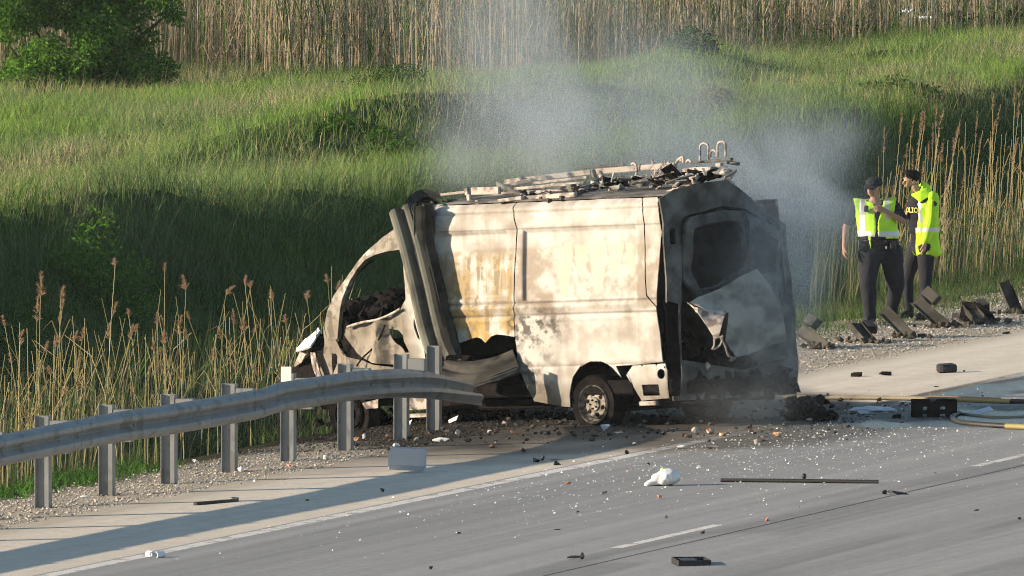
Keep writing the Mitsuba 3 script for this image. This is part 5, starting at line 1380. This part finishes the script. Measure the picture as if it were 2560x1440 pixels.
# jacket: long shell open at the chest, with one sleeve; chest faces left and a little towards the camera
Jj = {a: b for a, b in J.items()}
Jj['hem'] = (.075, .02, .86, (.165, .17, .05)); Jj['pel2'] = (.055, .03, 1.05, (.16, .17, .12)); Jj['che2'] = (.045, .02, 1.42, (.165, .19, .15)); Jj['sh2'] = (.13, -.12, 1.56, .085); Jj['sh3'] = (.03, .21, 1.56, .08); Jj['col'] = (.02, .03, 1.66, .095)
jb = [('hem', 'pel2'), ('pel2', 'che2'), ('che2', 'sh2'), ('che2', 'sh3'), ('che2', 'col')]
grow = lambda g: hull_man({a: (*b[:3], (b[3] + g if np.isscalar(b[3]) else tuple(q + g for q in b[3]))) for a, b in Jj.items()}, jb)
fdir = np.array([-math.sin(math.radians(62)), -math.cos(math.radians(62)), 0]); fside = np.array([fdir[1], -fdir[0], 0])
Mf = np.stack([fdir, -fside, Zv], 1)
def open_front(half, z0, z1, near): return cubeman(np.array([.03, .02, (z0 + z1) / 2]) + fdir * near, (.62, half * 2, z1 - z0), Mf)
opn = m3.Manifold.batch_hull([cubeman(np.array([.0, .0, 1.72]) + fdir * .32, (.5, .22, .02), Mf), cubeman(np.array([.02, .02, .98]) + fdir * .32, (.5, .10, .02), Mf)]) + cubeman(np.array([.03, .03, .90]) + fdir * .32, (.5, .10, .3), Mf)
cut_z = cubeman((0, 0, .40), (3, 3, .82)); nk = S((-.06, .01, 1.70), (.085, .10, .16))
slv = hull_man({'a': (.135, -.13, 1.54, .088), 'b': (.115, -.205, 1.26, .075), 'c': (.05, -.262, 1.05, .062)}, [('a', 'b'), ('b', 'c')]) - hull_man({'b': (.115, -.205, 1.26, .05), 'c': (.05, -.262, 1.0, .045)}, [('b', 'c')])
jk = (grow(.012) - grow(-.012) - opn - cut_z - nk) + slv
put('jacket', smoothed(jk, .022, 2, .012, 21, 7), 'mat_hivis', 'long fluorescent yellow jacket hanging open')
lap = m3.Manifold.hull_points(np.array([(-.13, -.10, 1.62), (-.02, -.16, 1.66), (.10, -.19, 1.60), (-.02, -.22, 1.52), (-.13, -.13, 1.60), (.06, -.12, 1.70)]))
put('collar', smoothed(lap, .02, 2), 'mat_hivis')
b3 = (grow(.016) - grow(-.01) - opn - cut_z - nk)
put('reflective_band', smoothed(b3 ^ cubeman((0, 0, 1.16), (2, 2, .06)), .03, 0), 'mat_reflective')
put('reflective_band', smoothed(b3 ^ cubeman((-.02, -.25, 1.36), (.05, .4, .5), SR.from_euler('y', -9, degrees=True).as_matrix()), .03, 0), 'mat_reflective')
sb = hull_man({'a': (.135, -.13, 1.54, .092), 'b': (.115, -.205, 1.26, .079), 'c': (.05, -.262, 1.05, .066)}, [('a', 'b'), ('b', 'c')]) - hull_man({'b': (.115, -.205, 1.26, .05), 'c': (.05, -.262, 1.0, .045)}, [('b', 'c')])
put('reflective_band', smoothed(sb ^ cubeman((.09, -.22, 1.17), (.4, .4, .055)), .03, 0), 'mat_reflective')
e = trimesh.creation.cylinder(.035, .008, sections=20)
put('sleeve_patch', (np.array(e.vertices) @ SR.from_euler('xz', [82, -8], degrees=True).as_matrix().T + [.155, -.222, 1.50], np.array(e.faces)), 'mat_uniform')
# dark vest with the word on its chest
vs = hull_man({a: (*b[:3], (b[3] + .020 if np.isscalar(b[3]) else tuple(q + .022 for q in b[3]))) for a, b in J.items()}, [('bel', 'che')]) - cubeman((0, 0, .85), (2, 2, .5))
put('carrier_vest', smoothed(vs, .03, 3), 'mat_uniform', 'dark vest with yellow lettering')
tx = meshkit.text_mesh('POLICE', .062, .006, True); tv = np.array(tx.vertices); tv[:, 0] -= tv[:, 0].mean(); W_ = np.ptp(tv[:, 0])
# wrapped round the chest, centred on its front
th0 = math.atan2(fdir[1], fdir[0]) + .32; R_t = .20
ang = th0 + tv[:, 0] / R_t
cx_, cy_ = J['che'][0] + 0.0, J['che'][1]
tp3 = np.stack([cx_ + (.178 + tv[:, 2]) * np.cos(ang), cy_ + (.198 + tv[:, 2]) * np.sin(ang), 1.385 + tv[:, 1]], 1)
put('lettering', (tp3, np.array(tx.faces)), 'mat_letter', smooth=False)
scene['mat_clod'] = diffuse(mikit.proc(lambda p, n_, uv: mix((.13, .11, .085), (.05, .042, .035), fbm(p.x * 18, p.y * 18, p.z * 18, 2))))
# ------------------------------------------------------------------ toppled posts at the right
def toppled(px_, py_, h, axis, spin, label, spacer=True, cut=None):
    spacer = not ('between' in label or 'edge' in label)
    b = ong(px_, py_); ax = np.asarray(axis[0] * Rv + axis[1] * Nv + axis[2] * Zv, float); ax /= np.linalg.norm(ax)
    x = np.cross(Rv, ax); x /= np.linalg.norm(x); y = np.cross(ax, x)
    c_, s_ = math.cos(spin), math.sin(spin); x, y = x * c_ + y * s_, y * c_ - x * s_
    M = np.stack([x, y, ax], 1); k = thing('toppled_post'); tag(k, label, 'guardrail post', 'toppled guardrail posts')
    v, f = i_post(h, .12); part(k + '__section', (v @ M.T + b + Zv * .06, f), 'mat_galv_soot_or_shade')
    g_ = np.random.default_rng(int(px_)); m_ = MB()
    for i_ in range(26): l_ = rubble(g_.uniform(.05, .15), i_ + int(px_)); m_.add((l_[0] + b + [g_.normal(0, .14), g_.normal(0, .12), g_.uniform(0, .05)], l_[1]))
    q_ = part(k + '__soil', m_.get(), 'mat_clod', 20); labels[q_] = {'kind': 'stuff'}
    if spacer:
        v, f = box((.075 + .10, 0, h - .12), (.13, .10, min(.22, h * .6)), None, .006); part(k + '__spacer', (v @ M.T + b + Zv * .06, f), 'mat_galv_soot_or_shade')
toppled(2052, 872, 0.58, (.6, .6, .22), .4, 'toppled post half hidden by the van, first in the row')
toppled(2165, 858, 0.53, (.65, .45, .25), 1.2, 'toppled post with a raised fin, in front of the left officer')
toppled(2268, 846, 0.47, (.35, .75, .6), .2, 'toppled post leaning between the two officers')
toppled(2355, 820, 0.49, (.3, .75, .55), .3, 'toppled post at the feet of the officer in the long jacket')
toppled(2450, 812, 0.55, (.75, .55, .3), 1.0, 'toppled post with a bent dark plate, right of the officers')
toppled(2538, 784, 0.38, (.1, .42, .9), .5, 'leaning post stub second from the right edge')
toppled(2572, 776, 0.42, (.2, -.3, .9), .9, 'leaning post stub at the right edge of the picture')
def plate(px_, py_, pts, up, label, cat, name, mat, thick=.012):
    """a bent plate: corner list in metres (right, back, up) from the ground point of the pixel"""
    b = ong(px_, py_); P = np.array(pts, float); n = len(P)
    h = m3.Manifold.hull_points(np.vstack([P, P + np.asarray(up) * thick])).to_mesh()
    k = part(name, (np.array(h.vert_properties[:, :3]) + b, np.array(h.tri_verts)), mat); tag(k, label, cat)
plate(2440, 808, [(-.22, 0, .02), (-.16, .1, .26), (.05, .0, .24), (.2, -.1, .12), (.26, 0, .02)], (0, 1, .2), 'dark bent steel plate lying over the toppled post right of the officers', 'plate', 'steel_plate', 'mat_char', .05)
plate(2395, 800, [(-.08, 0, .0), (.10, 0, .03), (.10, 0, .12), (-.08, 0, .08)], (0, 1, 0), 'small pale bracket between the officers and the bent plate', 'bracket', 'steel_bracket', 'mat_ash_metal', .02)

# ------------------------------------------------------------------ what lies on the road
def put1(name, mesh, mat, label, cat, smooth=30, group=None, **k):
    q = part(name, mesh, mat, smooth, **k); tag(q, label, cat, group); return q
def shard(px_, py_, size, seed, label, mat='mat_black', name='debris_piece', cat='debris', yaw=None, rough=.4):
    """an angular broken piece"""
    g = np.random.default_rng(seed); b = ong(px_, py_)
    P = g.uniform(-.5, .5, (11, 3)); P *= np.asarray(size); P[:, 2] += size[2] * .5
    a = g.uniform(0, 6.28) if yaw is None else yaw
    h = m3.Manifold.hull_points(P @ SR.from_euler('z', a).as_matrix().T).to_mesh()
    return put1(name, (np.array(h.vert_properties[:, :3]) + b, np.array(h.tri_verts)), mat, label, cat, False)

# carrier bag
b = ong(1656, 1215); s_ = FPX / b[1]
bag = m3.Manifold.batch_hull([m3.Manifold.sphere(1, 24).scale((.12, .11, .09)).translate((.06, 0, .09)), m3.Manifold.sphere(1, 24).scale((.08, .07, .07)).translate((-.04, 0, .075))]) + m3.Manifold.batch_hull([m3.Manifold.sphere(1, 16).scale((.07, .06, .05)).translate((-.06, 0, .05)), m3.Manifold.sphere(1, 16).scale((.03, .03, .02)).translate((-.15, -.03, .015))])
v, f = smoothed(bag, .012, 2, .022, 5, 13); v[:, 2] = np.maximum(v[:, 2], .002)
k = thing('plastic_bag'); part(k + '__bag', (v + b, f), 'mat_white', 40); part(k + '__knot', (lump((.06, .05, .05), 3, 2, .5)[0] + b + [.01, 0, .165], lump((.06, .05, .05), 3, 2, .5)[1]), 'mat_green_tint', 30)
scene['mat_green_tint'] = princ((.35, .62, .22), .5, 0, .4)
tag(k, 'tied white plastic bag lying on the grey lane below the van', 'plastic bag')
# long black pole
a_, b_ = ong(1803, 1206), ong(2195, 1210); k = thing('pole')
part(k + '__tube', tube([a_ + Zv * .022, (a_ + b_) / 2 + Zv * .024, b_ + Zv * .022], .021, 10), 'mat_black', 50)
c_ = ong(2010, 1204); part(k + '__cap', (lump((.05, .06, .06), 2, 2, .1)[0] + c_ + Zv * .055, lump((.05, .06, .06), 2, 2, .1)[1]), 'mat_black', 40)
tag(k, 'long black pole lying across the grey lane', 'pole')
# white pipe fittings on the edge line
for i, (x, r_) in enumerate(((377, .036), (398, .034))):
    b = ong(x, 1396); t = trimesh.creation.annulus(r_ * .72, r_, .10); v = np.array(t.vertices) @ SR.from_euler('xz', [90, 25 - 70 * i], degrees=True).as_matrix().T
    put1('pipe_fitting', (v + b + Zv * r_, np.array(t.faces)), 'mat_white', ('left white pipe end lying on the edge line', 'right white pipe end lying on the edge line')[i], 'pipe fitting', 30)
# clear plastic storage box, on its side
scene['mat_frost'] = {'type': 'principledthin', 'base_color': rgb(.62, .67, .74), 'roughness': .35, 'diff_trans': 1.1, 'spec_trans': .35, 'eta': 1.45}
b = ong(1022, 1184); m = MB(); W_, H_, D_ = .36, .19, .26
for c, s in (((0, 0, H_ / 2), (W_, .004, H_)), ((-W_ / 2, D_ / 2, H_ / 2), (.004, D_, H_)), ((W_ / 2, D_ / 2, H_ / 2), (.004, D_, H_)), ((0, D_ / 2, .004), (W_, D_, .004)), ((0, -.006, H_), (W_ + .02, .016, .012))): m.add(box(c, s))
v, f = m.get(); v = v @ SR.from_euler('xyz', [-14, 3, 8], degrees=True).as_matrix().T; v[:, 2] -= v[:, 2].min() - .004
put1('plastic_box', (v + b, f), 'mat_frost', 'translucent white plastic box on the shoulder in front of the guardrail', 'plastic box', False)
# grey strip of trim on the shoulder
b1, b2 = ong(488, 1264), ong(592, 1256); k = thing('trim_strip'); part(k + '__bar', bar(b1 + Zv * .02, b2 + Zv * .02, .06, .03), 'mat_galv_soot_or_shade'); part(k + '__end', (lump((.10, .05, .05), 4, 1, .4)[0] + ong(584, 1255) + Zv * .03, lump((.10, .05, .05), 4, 1, .4)[1]), 'mat_ash_metal', 30)
tag(k, 'grey strip of trim lying on the sunlit shoulder near the fourth post', 'trim strip')
# flat tray and other larger dark pieces on the lanes
def tray(px_, py_, L, W2, Hh, yaw, label, name='tray', mat='mat_black'):
    b = ong(px_, py_); m = MB()
    for c, s in (((0, 0, .005), (L, W2, .01)), ((0, -W2 / 2, Hh / 2), (L, .012, Hh)), ((0, W2 / 2, Hh / 2), (L, .012, Hh)), ((-L / 2, 0, Hh / 2), (.012, W2, Hh)), ((L / 2, 0, Hh / 2), (.012, W2, Hh)), ((-L * .1, 0, Hh * .8), (L * .5, W2 * .7, .01))): m.add(box(c, s, None, .003))
    v, f = m.get(); v = v @ SR.from_euler('z', yaw).as_matrix().T
    put1(name, (v + b + Zv * .004, f), mat, label, 'tray', False)
tray(1728, 1412, .30, .45, .055, .12, 'flat dark tray lying on the lane at the bottom of the picture')
def twin(name, px_, py_, parts_, label, cat, mat='mat_black'):
    b = ong(px_, py_); k = thing(name)
    for i, (nm, o, s, sd) in enumerate(parts_):
        l = rubble(np.asarray(s) * 1.05, sd, 14); v = l[0] + np.asarray(o); v[:, 2] = np.maximum(v[:, 2], .001); part(k + '__' + nm, (v + b, l[1]), mat, 20)
    tag(k, label, cat)
twin('bracket', 1444, 1399, [('arm', (-.03, 0, .022), (.16, .05, .04), 3), ('boss', (.04, 0, .035), (.08, .08, .07), 4)], 'small dark bracket with a round boss near the bottom of the picture', 'bracket')
twin('bumper_shard', 2246, 1238, [('shell', (.0, 0, .03), (.30, .10, .06), 5), ('tip', (-.13, 0, .03), (.08, .06, .06), 6)], 'dark curved bumper shard lying on the lane joint', 'bumper piece')
twin('dark_block', 1345, 1156, [('body', (0, 0, .035), (.15, .10, .075), 7), ('end', (.05, 0, .045), (.06, .08, .09), 8)], 'left of two dark blocks on the shoulder line', 'debris')
twin('winged_bracket', 1391, 1164, [('body', (0, 0, .03), (.13, .09, .06), 9), ('wing', (0, 0, .06), (.20, .03, .015), 10)], 'right of two dark blocks on the shoulder line, with flat wings', 'debris')
twin('lamp_piece', 1755, 1343, [('cap', (.01, 0, .045), (.05, .05, .05), 11)], 'little dark cap on a white base beside the short lane dash', 'debris')
labels['lamp_piece']['label'] = 'little dark cap lying by the short lane dash'
for i, (x, y, s, lab) in enumerate(((955, 1232, (.12, .06, .05), 'dark curled scrap in the shadow band under the guardrail'), (765, 1255, (.07, .05, .035), 'olive scrap in the shadow band left of the curled scrap'), (1147, 1335, (.07, .03, .02), 'thin dark splinter on the lane below the white edge line'),
        (1077, 1423, (.045, .04, .03), 'dark crumb near the bottom edge left of centre'), (1393, 1326, (.08, .03, .015), 'flat dark sliver left of the short lane dash'), (1445, 1282, (.08, .04, .02), 'dark sliver on the lane below the plastic bag'), (1663, 1296, (.065, .06, .045), 'dark square chunk directly below the plastic bag'),
        (1510, 1238, (.08, .06, .045), 'dark pointed chunk left of the plastic bag'), (2000, 1270, (.10, .03, .02), 'thin dark bar piece below the long pole'), (2442, 1278, (.10, .03, .02), 'thin dark strip on the far right lane'), (1567, 1137, (.055, .05, .065), 'small upright block where the edge line is dirtied'),
        (2345, 968, (.11, .03, .02), 'rust brown strip on the pale shoulder at right'), (2515, 838, (.10, .08, .05), 'dark chunk on the shoulder below the bent plate'), (705, 1200, (.14, .03, .015), 'dark stick on the shoulder under the fifth post'), (2548, 1300, (.05, .04, .03), 'dark crumb at the right edge of the lanes'),
        (2340, 1185, (.06, .04, .02), 'dark chip at the start of the far lane dash'), (1620, 1163, (.05, .04, .03), 'dark chip on the lane above the plastic bag'), (760, 1132, (.20, .05, .03), 'curved brown strip between the fifth and sixth posts'), (597, 1133, (.09, .06, .06), 'dark lump behind the fourth post'), (40, 1245, (.09, .08, .07), 'dark lump in the gravel at the far left'))):
    shard(x, y, s, 40 + i, lab, 'mat_black' if i not in (1, 11, 17) else ('mat_olive', 'mat_rust')[i != 1])
scene['mat_olive'] = princ((.10, .10, .03), .6); scene['mat_rust'] = princ((.17, .07, .035), .8); scene['mat_orange'] = princ((.62, .22, .07), .6); scene['mat_red'] = princ((.52, .10, .06), .5)
for i, (x, y, s, lab, mt) in enumerate(((1421, 1212, (.10, .06, .045), 'crumpled orange scrap on the lane left of the bag', 'mat_orange'), (1650, 1246, (.08, .05, .04), 'orange scrap just below the plastic bag', 'mat_orange'), (1917, 1304, (.055, .05, .045), 'small red chunk on the joint below the pole', 'mat_red'),
        (1568, 1182, (.03, .03, .03), 'tiny red bit left above the plastic bag', 'mat_red'), (1430, 1088, (.08, .07, .06), 'rust coloured chunk under the rear wheel arch', 'mat_rust'), (1280, 1086, (.06, .05, .05), 'orange fragment in the litter below the torn sill', 'mat_orange'), (2450, 808, (.02, .02, .02), 'tiny dark chip by the bent plate', 'mat_black'), (722, 1168, (.07, .05, .04), 'red scrap at the foot of the fifth post', 'mat_red'))):
    if i != 6: shard(x, y, s, 80 + i, lab, mt)
def pale(px_, py_, s, seed, lab, mat='mat_white', rough=.35):
    b = ong(px_, py_); l = rubble(np.asarray(s) * 1.05, seed, 16); v = l[0] + [0, 0, s[2] * .42]; v[:, 2] = np.maximum(v[:, 2], .002)
    put1('litter_piece', (v + b, l[1]), mat, lab, 'litter', False)
for i, (x, y, s, lab, mt) in enumerate(((1100, 1105, (.24, .10, .06), 'flat white slab of packing on the ground below the last post', 'mat_white'), (1146, 1096, (.13, .11, .12), 'round whitish lump right of the flat white slab', 'mat_ash_metal'), (990, 1118, (.09, .07, .06), 'white crumpled scrap at the foot of the seventh post', 'mat_white'),
        (1042, 1108, (.07, .07, .08), 'grey white lump between the last two posts', 'mat_ash_metal'), (1513, 1078, (.12, .09, .10), 'bluish white lump on the ground right by the rear wheel', 'mat_frost2'), (1548, 1084, (.10, .06, .03), 'tan flat scrap right of the lump by the rear wheel', 'mat_orange2'),
        (1703, 1122, (.13, .08, .06), 'white and black scrap below the rear corner of the van', 'mat_white'), (1782, 1122, (.19, .08, .05), 'pale flat tray-like scrap below the rear doors', 'mat_ash_metal'), (1738, 1086, (.09, .08, .11), 'white bulb-like lump under the rear bumper', 'mat_ash_metal'), (1772, 1086, (.13, .10, .08), 'white and orange burnt heap under the rear bumper', 'mat_orange2'),
        (1804, 1092, (.13, .08, .06), 'orange tinted scrap right of the burnt heap', 'mat_orange2'), (1888, 1112, (.09, .07, .07), 'first of a row of pale lumps right of the rear bumper', 'mat_ash_metal'), (1914, 1103, (.13, .08, .08), 'second of a row of pale lumps right of the rear bumper', 'mat_ash_metal'), (1946, 1092, (.12, .10, .08), 'pale ring shaped scrap at the end of the row of lumps', 'mat_orange2'),
        (602, 1182, (.07, .06, .09), 'white bottle-like piece beside the fourth post', 'mat_white'), (211, 1245, (.13, .06, .03), 'flat white scrap in the gravel between the first two posts', 'mat_white'), (487, 1160, (.09, .06, .06), 'white toe of a dark scrap behind the rail near the third post', 'mat_white'), (1878, 1082, (.07, .05, .05), 'rusty bit between the bumper and the pale lumps', 'mat_rust'),
        (638, 1206, (.05, .05, .05), 'small cream pebble-like scrap on the shoulder below the fourth post', 'mat_white'), (812, 1150, (.04, .03, .06), 'small white scrap standing at the foot of the sixth post', 'mat_white'), (890, 1103, (.08, .06, .06), 'orange and white scrap beside the sixth post', 'mat_orange2'), (910, 1098, (.05, .05, .08), 'white tip sticking up between the sixth and seventh posts', 'mat_white'))):
    pale(x, y, s, 120 + i, lab, mt)
scene['mat_frost2'] = princ((.50, .54, .60), .5); scene['mat_orange2'] = princ(mikit.proc(lambda p, n_, uv: mix((.62, .55, .45), (.45, .17, .05), smoothstep(.42, .6, fbm(p.x * 25, p.y * 25, p.z * 25, 2)))), .7)
# white bag caught in the weeds behind the rail
b = ong(505, 1108); v, f = lump((.34, .2, .16), 9, 3, .55); v[:, 2] += .06; put1('plastic_bag', (v + b, f), 'mat_frost2', 'crumpled pale plastic in the weeds behind the third and fourth posts', 'plastic bag', 25)

# ------------------------------------------------------------------ right of the van: hoses, crate, burnt heap, wet sheet
scene['mat_hose'] = princ(mikit.proc(lambda p, n_, uv: mix((.22, .19, .13), (.08, .07, .05), smoothstep(.4, .62, fbm(p.x * 3, p.y * 3, 0, 3)))), .7)
scene['mat_hose_yellow'] = princ((.33, .27, .10), .6); scene['mat_hose_orange'] = princ((.34, .15, .07), .6)
def hose(name, q, rad, mat, lab, parts_=()):
    P = [ong(*x) + Zv * rad for x in q]; k = thing(name); part(k + '__hose', tube(spline(P, 60), rad, 10), mat, True)
    for nm, a, b2, mt, rr_ in parts_: part(k + '__' + nm, tube([ong(*a) + Zv * rad, ong(*b2) + Zv * rad], rr_, 10), mt, 50)
    tag(k, lab, 'hose')
hose('fire_hose', [(1960, 998), (2080, 999), (2200, 1000), (2330, 1003), (2450, 1007), (2620, 1013)], .026, 'mat_hose', 'long flat fire hose running from the van to the right edge', [('sleeve', (2325, 1003), (2528, 1010), 'mat_hose_yellow', .029), ('stripe', (2325, 1001), (2500, 1006), 'mat_hose_orange', .0295), ('coupling', (2530, 1010), (2610, 1013), 'mat_black', .034)])
hose('fire_hose', [(2398, 1040), (2380, 1052), (2400, 1062), (2480, 1070), (2620, 1076)], .03, 'mat_black', 'dark hose end in the puddle at the right edge', [('sleeve', (2515, 1073), (2620, 1077), 'mat_hose_yellow', .033)])
hose('fire_hose', [(2600, 1046), (2500, 1050), (2430, 1044), (2398, 1040)], .022, 'mat_hose', 'pale loop of hose behind the dark hose end')
# blackened crate with two round holes
b = ong(2336, 1046); W_, H_ = .50, .20
sec = sg.box(-W_ / 2, 0, W_ / 2, H_)
for q in (-.10, .10): sec = sec.difference(sg.Point(q, H_ * .52).buffer(.028)).difference(sg.box(q - .03, -.01, q + .025, .045))
sec = sec.difference(sg.Point(.0, H_ + .01).buffer(.045))
t = trimesh.creation.extrude_polygon(sec, .26, engine='earcut'); v = np.array(t.vertices); v = np.stack([v[:, 0], v[:, 2], v[:, 1]], 1)
put1('burnt_crate', (v + b, np.array(t.faces)[:, ::-1]), 'mat_char', 'blackened crate with two holes standing in the puddle right of the van', 'crate', False)
def heap(px_, py_, W2, H2, N, seed, name, lab, mat='mat_char'):
    b = ong(px_, py_); g = np.random.default_rng(seed); m = MB()
    for i in range(N):
        u = g.normal(0, .38); l = rubble(g.uniform(.06, .2), i + seed); m.add((l[0] + b + [u * W2, g.normal(0, .2) * W2, abs(g.normal(0, .45)) * H2 * math.exp(-u * u * 2) + .02], l[1]))
    put1(name, m.get(), mat, lab, 'heap', 20)
    labels[name]['kind'] = 'stuff'; labels[name].pop('category', None)
heap(2018, 1052, .42, .30, 60, 5, 'burnt_heap', 'black burnt heap right of the rear bumper')
b = ong(2180, 1034); v, f = lump((.52, .3, .12), 6, 3, .5); v[:, 2] = np.maximum(v[:, 2] + .03, .004); put1('plastic_sheet', (v + b, f), 'mat_frost2', 'crumpled wet plastic sheet on the road right of the burnt heap', 'plastic sheet', 25)
for i, (x, y, s, lab) in enumerate(((2140, 942, (.22, .16, .09), 'dark lump on the pale shoulder, leftmost of three'), (2218, 940, (.20, .14, .08), 'dark flat piece on the pale shoulder, middle of three'), (2079, 1024, (.12, .1, .09), 'black lump in the water between heap and plastic sheet'), (2243, 1048, (.14, .1, .08), 'black lump left of the blackened crate'), (2410, 930, (.04, .04, .03), 'dark crumb on the pale shoulder'), (2455, 985, (.04, .04, .03), 'dark crumb beside the wet line'))):
    b = ong(x, y); l = rubble(s, 200 + i, 14); put1('dark_lump', (l[0] + b + Zv * s[2] * .35, l[1]), 'mat_char', lab, 'debris', 20)
b = ong(2368, 932); put1('dark_block', box(b + Zv * .055, (.20, .16, .10), SR.from_euler('zx', [20, 5], degrees=True).as_matrix(), .02), 'mat_black', 'black ribbed block on the pale shoulder, rightmost of three', 'debris')
b = ong(2452, 1040); put1('sheet_scrap', box(b + Zv * .05, (.26, .2, .012), SR.from_euler('xyz', [8, -14, 10], degrees=True).as_matrix(), .003), 'mat_frost2', 'grey tilted sheet scrap by the hose loop', 'debris')
puddle('puddle', [(2120, 1062), (2160, 1046), (2230, 1034), (2330, 1022), (2480, 1018), (2640, 1010), (2640, 1060), (2480, 1072), (2330, 1070), (2200, 1074)], 'shallow bluish puddle on the road right of the van')
puddle('puddle', [(2330, 992), (2440, 968), (2560, 944), (2680, 920), (2680, 962), (2560, 985), (2450, 998)], 'wet streak along the edge line at right')
heap(925, 1066, .62, .22, 110, 15, 'wreckage_heap', 'black wreckage heaped round the front wheel behind the guardrail')
heap(1190, 1052, .60, .26, 110, 16, 'charred_heap', 'black charred heap under the torn side panel right of the last post')
# ------------------------------------------------------------------ smoke: one block of uneven thin smoke over the wreck
def smoke_field():
    lo, hi = np.array([-2.2, 137.6, -1.2]), np.array([4.6, 150.0, 6.4])
    nx, ny, nz = 76, 70, 94
    X_, Y_, Z_ = np.meshgrid(*[lo[k] + (hi[k] - lo[k]) * (np.arange(m) + .5) / m for k, m in enumerate((nx, ny, nz))], indexing='ij')
    P = np.stack([X_, Y_, Z_], -1); D = np.zeros(X_.shape)
    # puffs: pixel, depth, radius across, radius along the view, strength
    for px_, py_, Y, rx, ry, rz, s in (
            (1960, 480, 143.2, .62, 1.0, .48, 1.6), (1880, 430, 143.2, .55, .9, .36, 1.2), (2000, 640, 142.4, .26, .7, .55, 1.2), (1930, 620, 141.2, .34, .5, .50, 2.8), (1880, 760, 140.8, .34, .4, .42, 1.5), (1920, 880, 140.6, .36, .4, .36, .9), (1850, 1000, 140.2, .45, .5, .24, .55), (1760, 620, 141.2, .34, .4, .5, .7),
            (1700, 400, 143.6, .7, 1.2, .30, .55), (1560, 370, 143.8, .7, 1.3, .42, .42), (1420, 330, 144.2, .62, 1.4, .50, .42), (1290, 300, 144.5, .55, 1.4, .55, .34), (1500, 250, 144.6, .7, 1.5, .5, .30), (1340, 170, 145.2, .75, 1.6, .60, .26), (1280, 60, 145.8, .85, 1.6, .8, .18), (1270, -80, 146.0, 1.0, 1.6, .9, .14), (1640, 230, 145.0, .8, 1.6, .6, .24), (1140, 400, 144.2, .32, 1.0, .35, .26), (1450, 440, 142.6, .9, .6, .16, .25), (1850, 330, 144.0, .8, 1.3, .5, .26), (2080, 420, 144.0, .35, 1.0, .5, .6)):
        c = at_depth(px_, py_, Y); q = (P - c) / [rx, ry, rz]; D += s * np.exp(-np.sum(q * q, -1))
    warp = meshkit.fbm(P * [.7, .5, .5] + 9, 3, 3)[..., None] - .5
    S_ = P.copy(); S_[..., 0] = P[..., 0] + .55 * P[..., 2]
    t1 = meshkit.fbm(S_ * [1.7, .8, .75] + warp * 2.8, 4, 1); t2 = meshkit.fbm(P * [3.2, 2.0, 2.0] + warp * 3, 3, 2)
    D *= np.clip((t1 - .34) * 4.6, 0, 2.6) * (.55 + .9 * t2)
    edge = np.ones_like(D)
    for k in range(3):
        u = (P[..., k] - lo[k]) / (hi[k] - lo[k]); edge *= np.clip(np.minimum(u, 1 - u) / .06, 0, 1)
    D = np.where(D * edge < .004, 0, D * edge)
    return lo, hi, D
lo, hi, D = smoke_field()
SM = T().translate(lo.tolist()).scale((hi - lo).tolist())
grid = mi.VolumeGrid(np.ascontiguousarray(D.transpose(2, 1, 0)[..., None].astype(np.float32)))
smoke_medium = {'type': 'heterogeneous', 'albedo': {'type': 'constvolume', 'value': rgb(.72, .77, .82)}, 'sigma_t': {'type': 'gridvolume', 'grid': grid, 'to_world': SM, 'filter_type': 'trilinear'}, 'scale': 1.0, 'phase': {'type': 'hg', 'g': .55}}
scene['smoke'] = {'type': 'cube', 'to_world': T().translate(((lo + hi) / 2).tolist()).scale(((hi - lo) / 2).tolist()), 'bsdf': {'type': 'null'}, 'interior': smoke_medium, 'exterior': {'type': 'ref', 'id': 'haze_air'}}
tag('smoke', 'thin bluish smoke drifting up from the rear and roof of the burnt van', 'smoke', None, 'stuff')
labels['smoke'].pop('category', None)

# faint air over the whole place, seen through a long lens
scene['haze'] = {'type': 'cube', 'to_world': T().translate([0, 300, 3.9]).scale([2600, 2600, 5.9]), 'bsdf': {'type': 'null'}, 'interior': {'type': 'ref', 'id': 'haze_air'}}
tag('haze', 'faint haze in the air over the road and the bank', None, None, 'stuff')
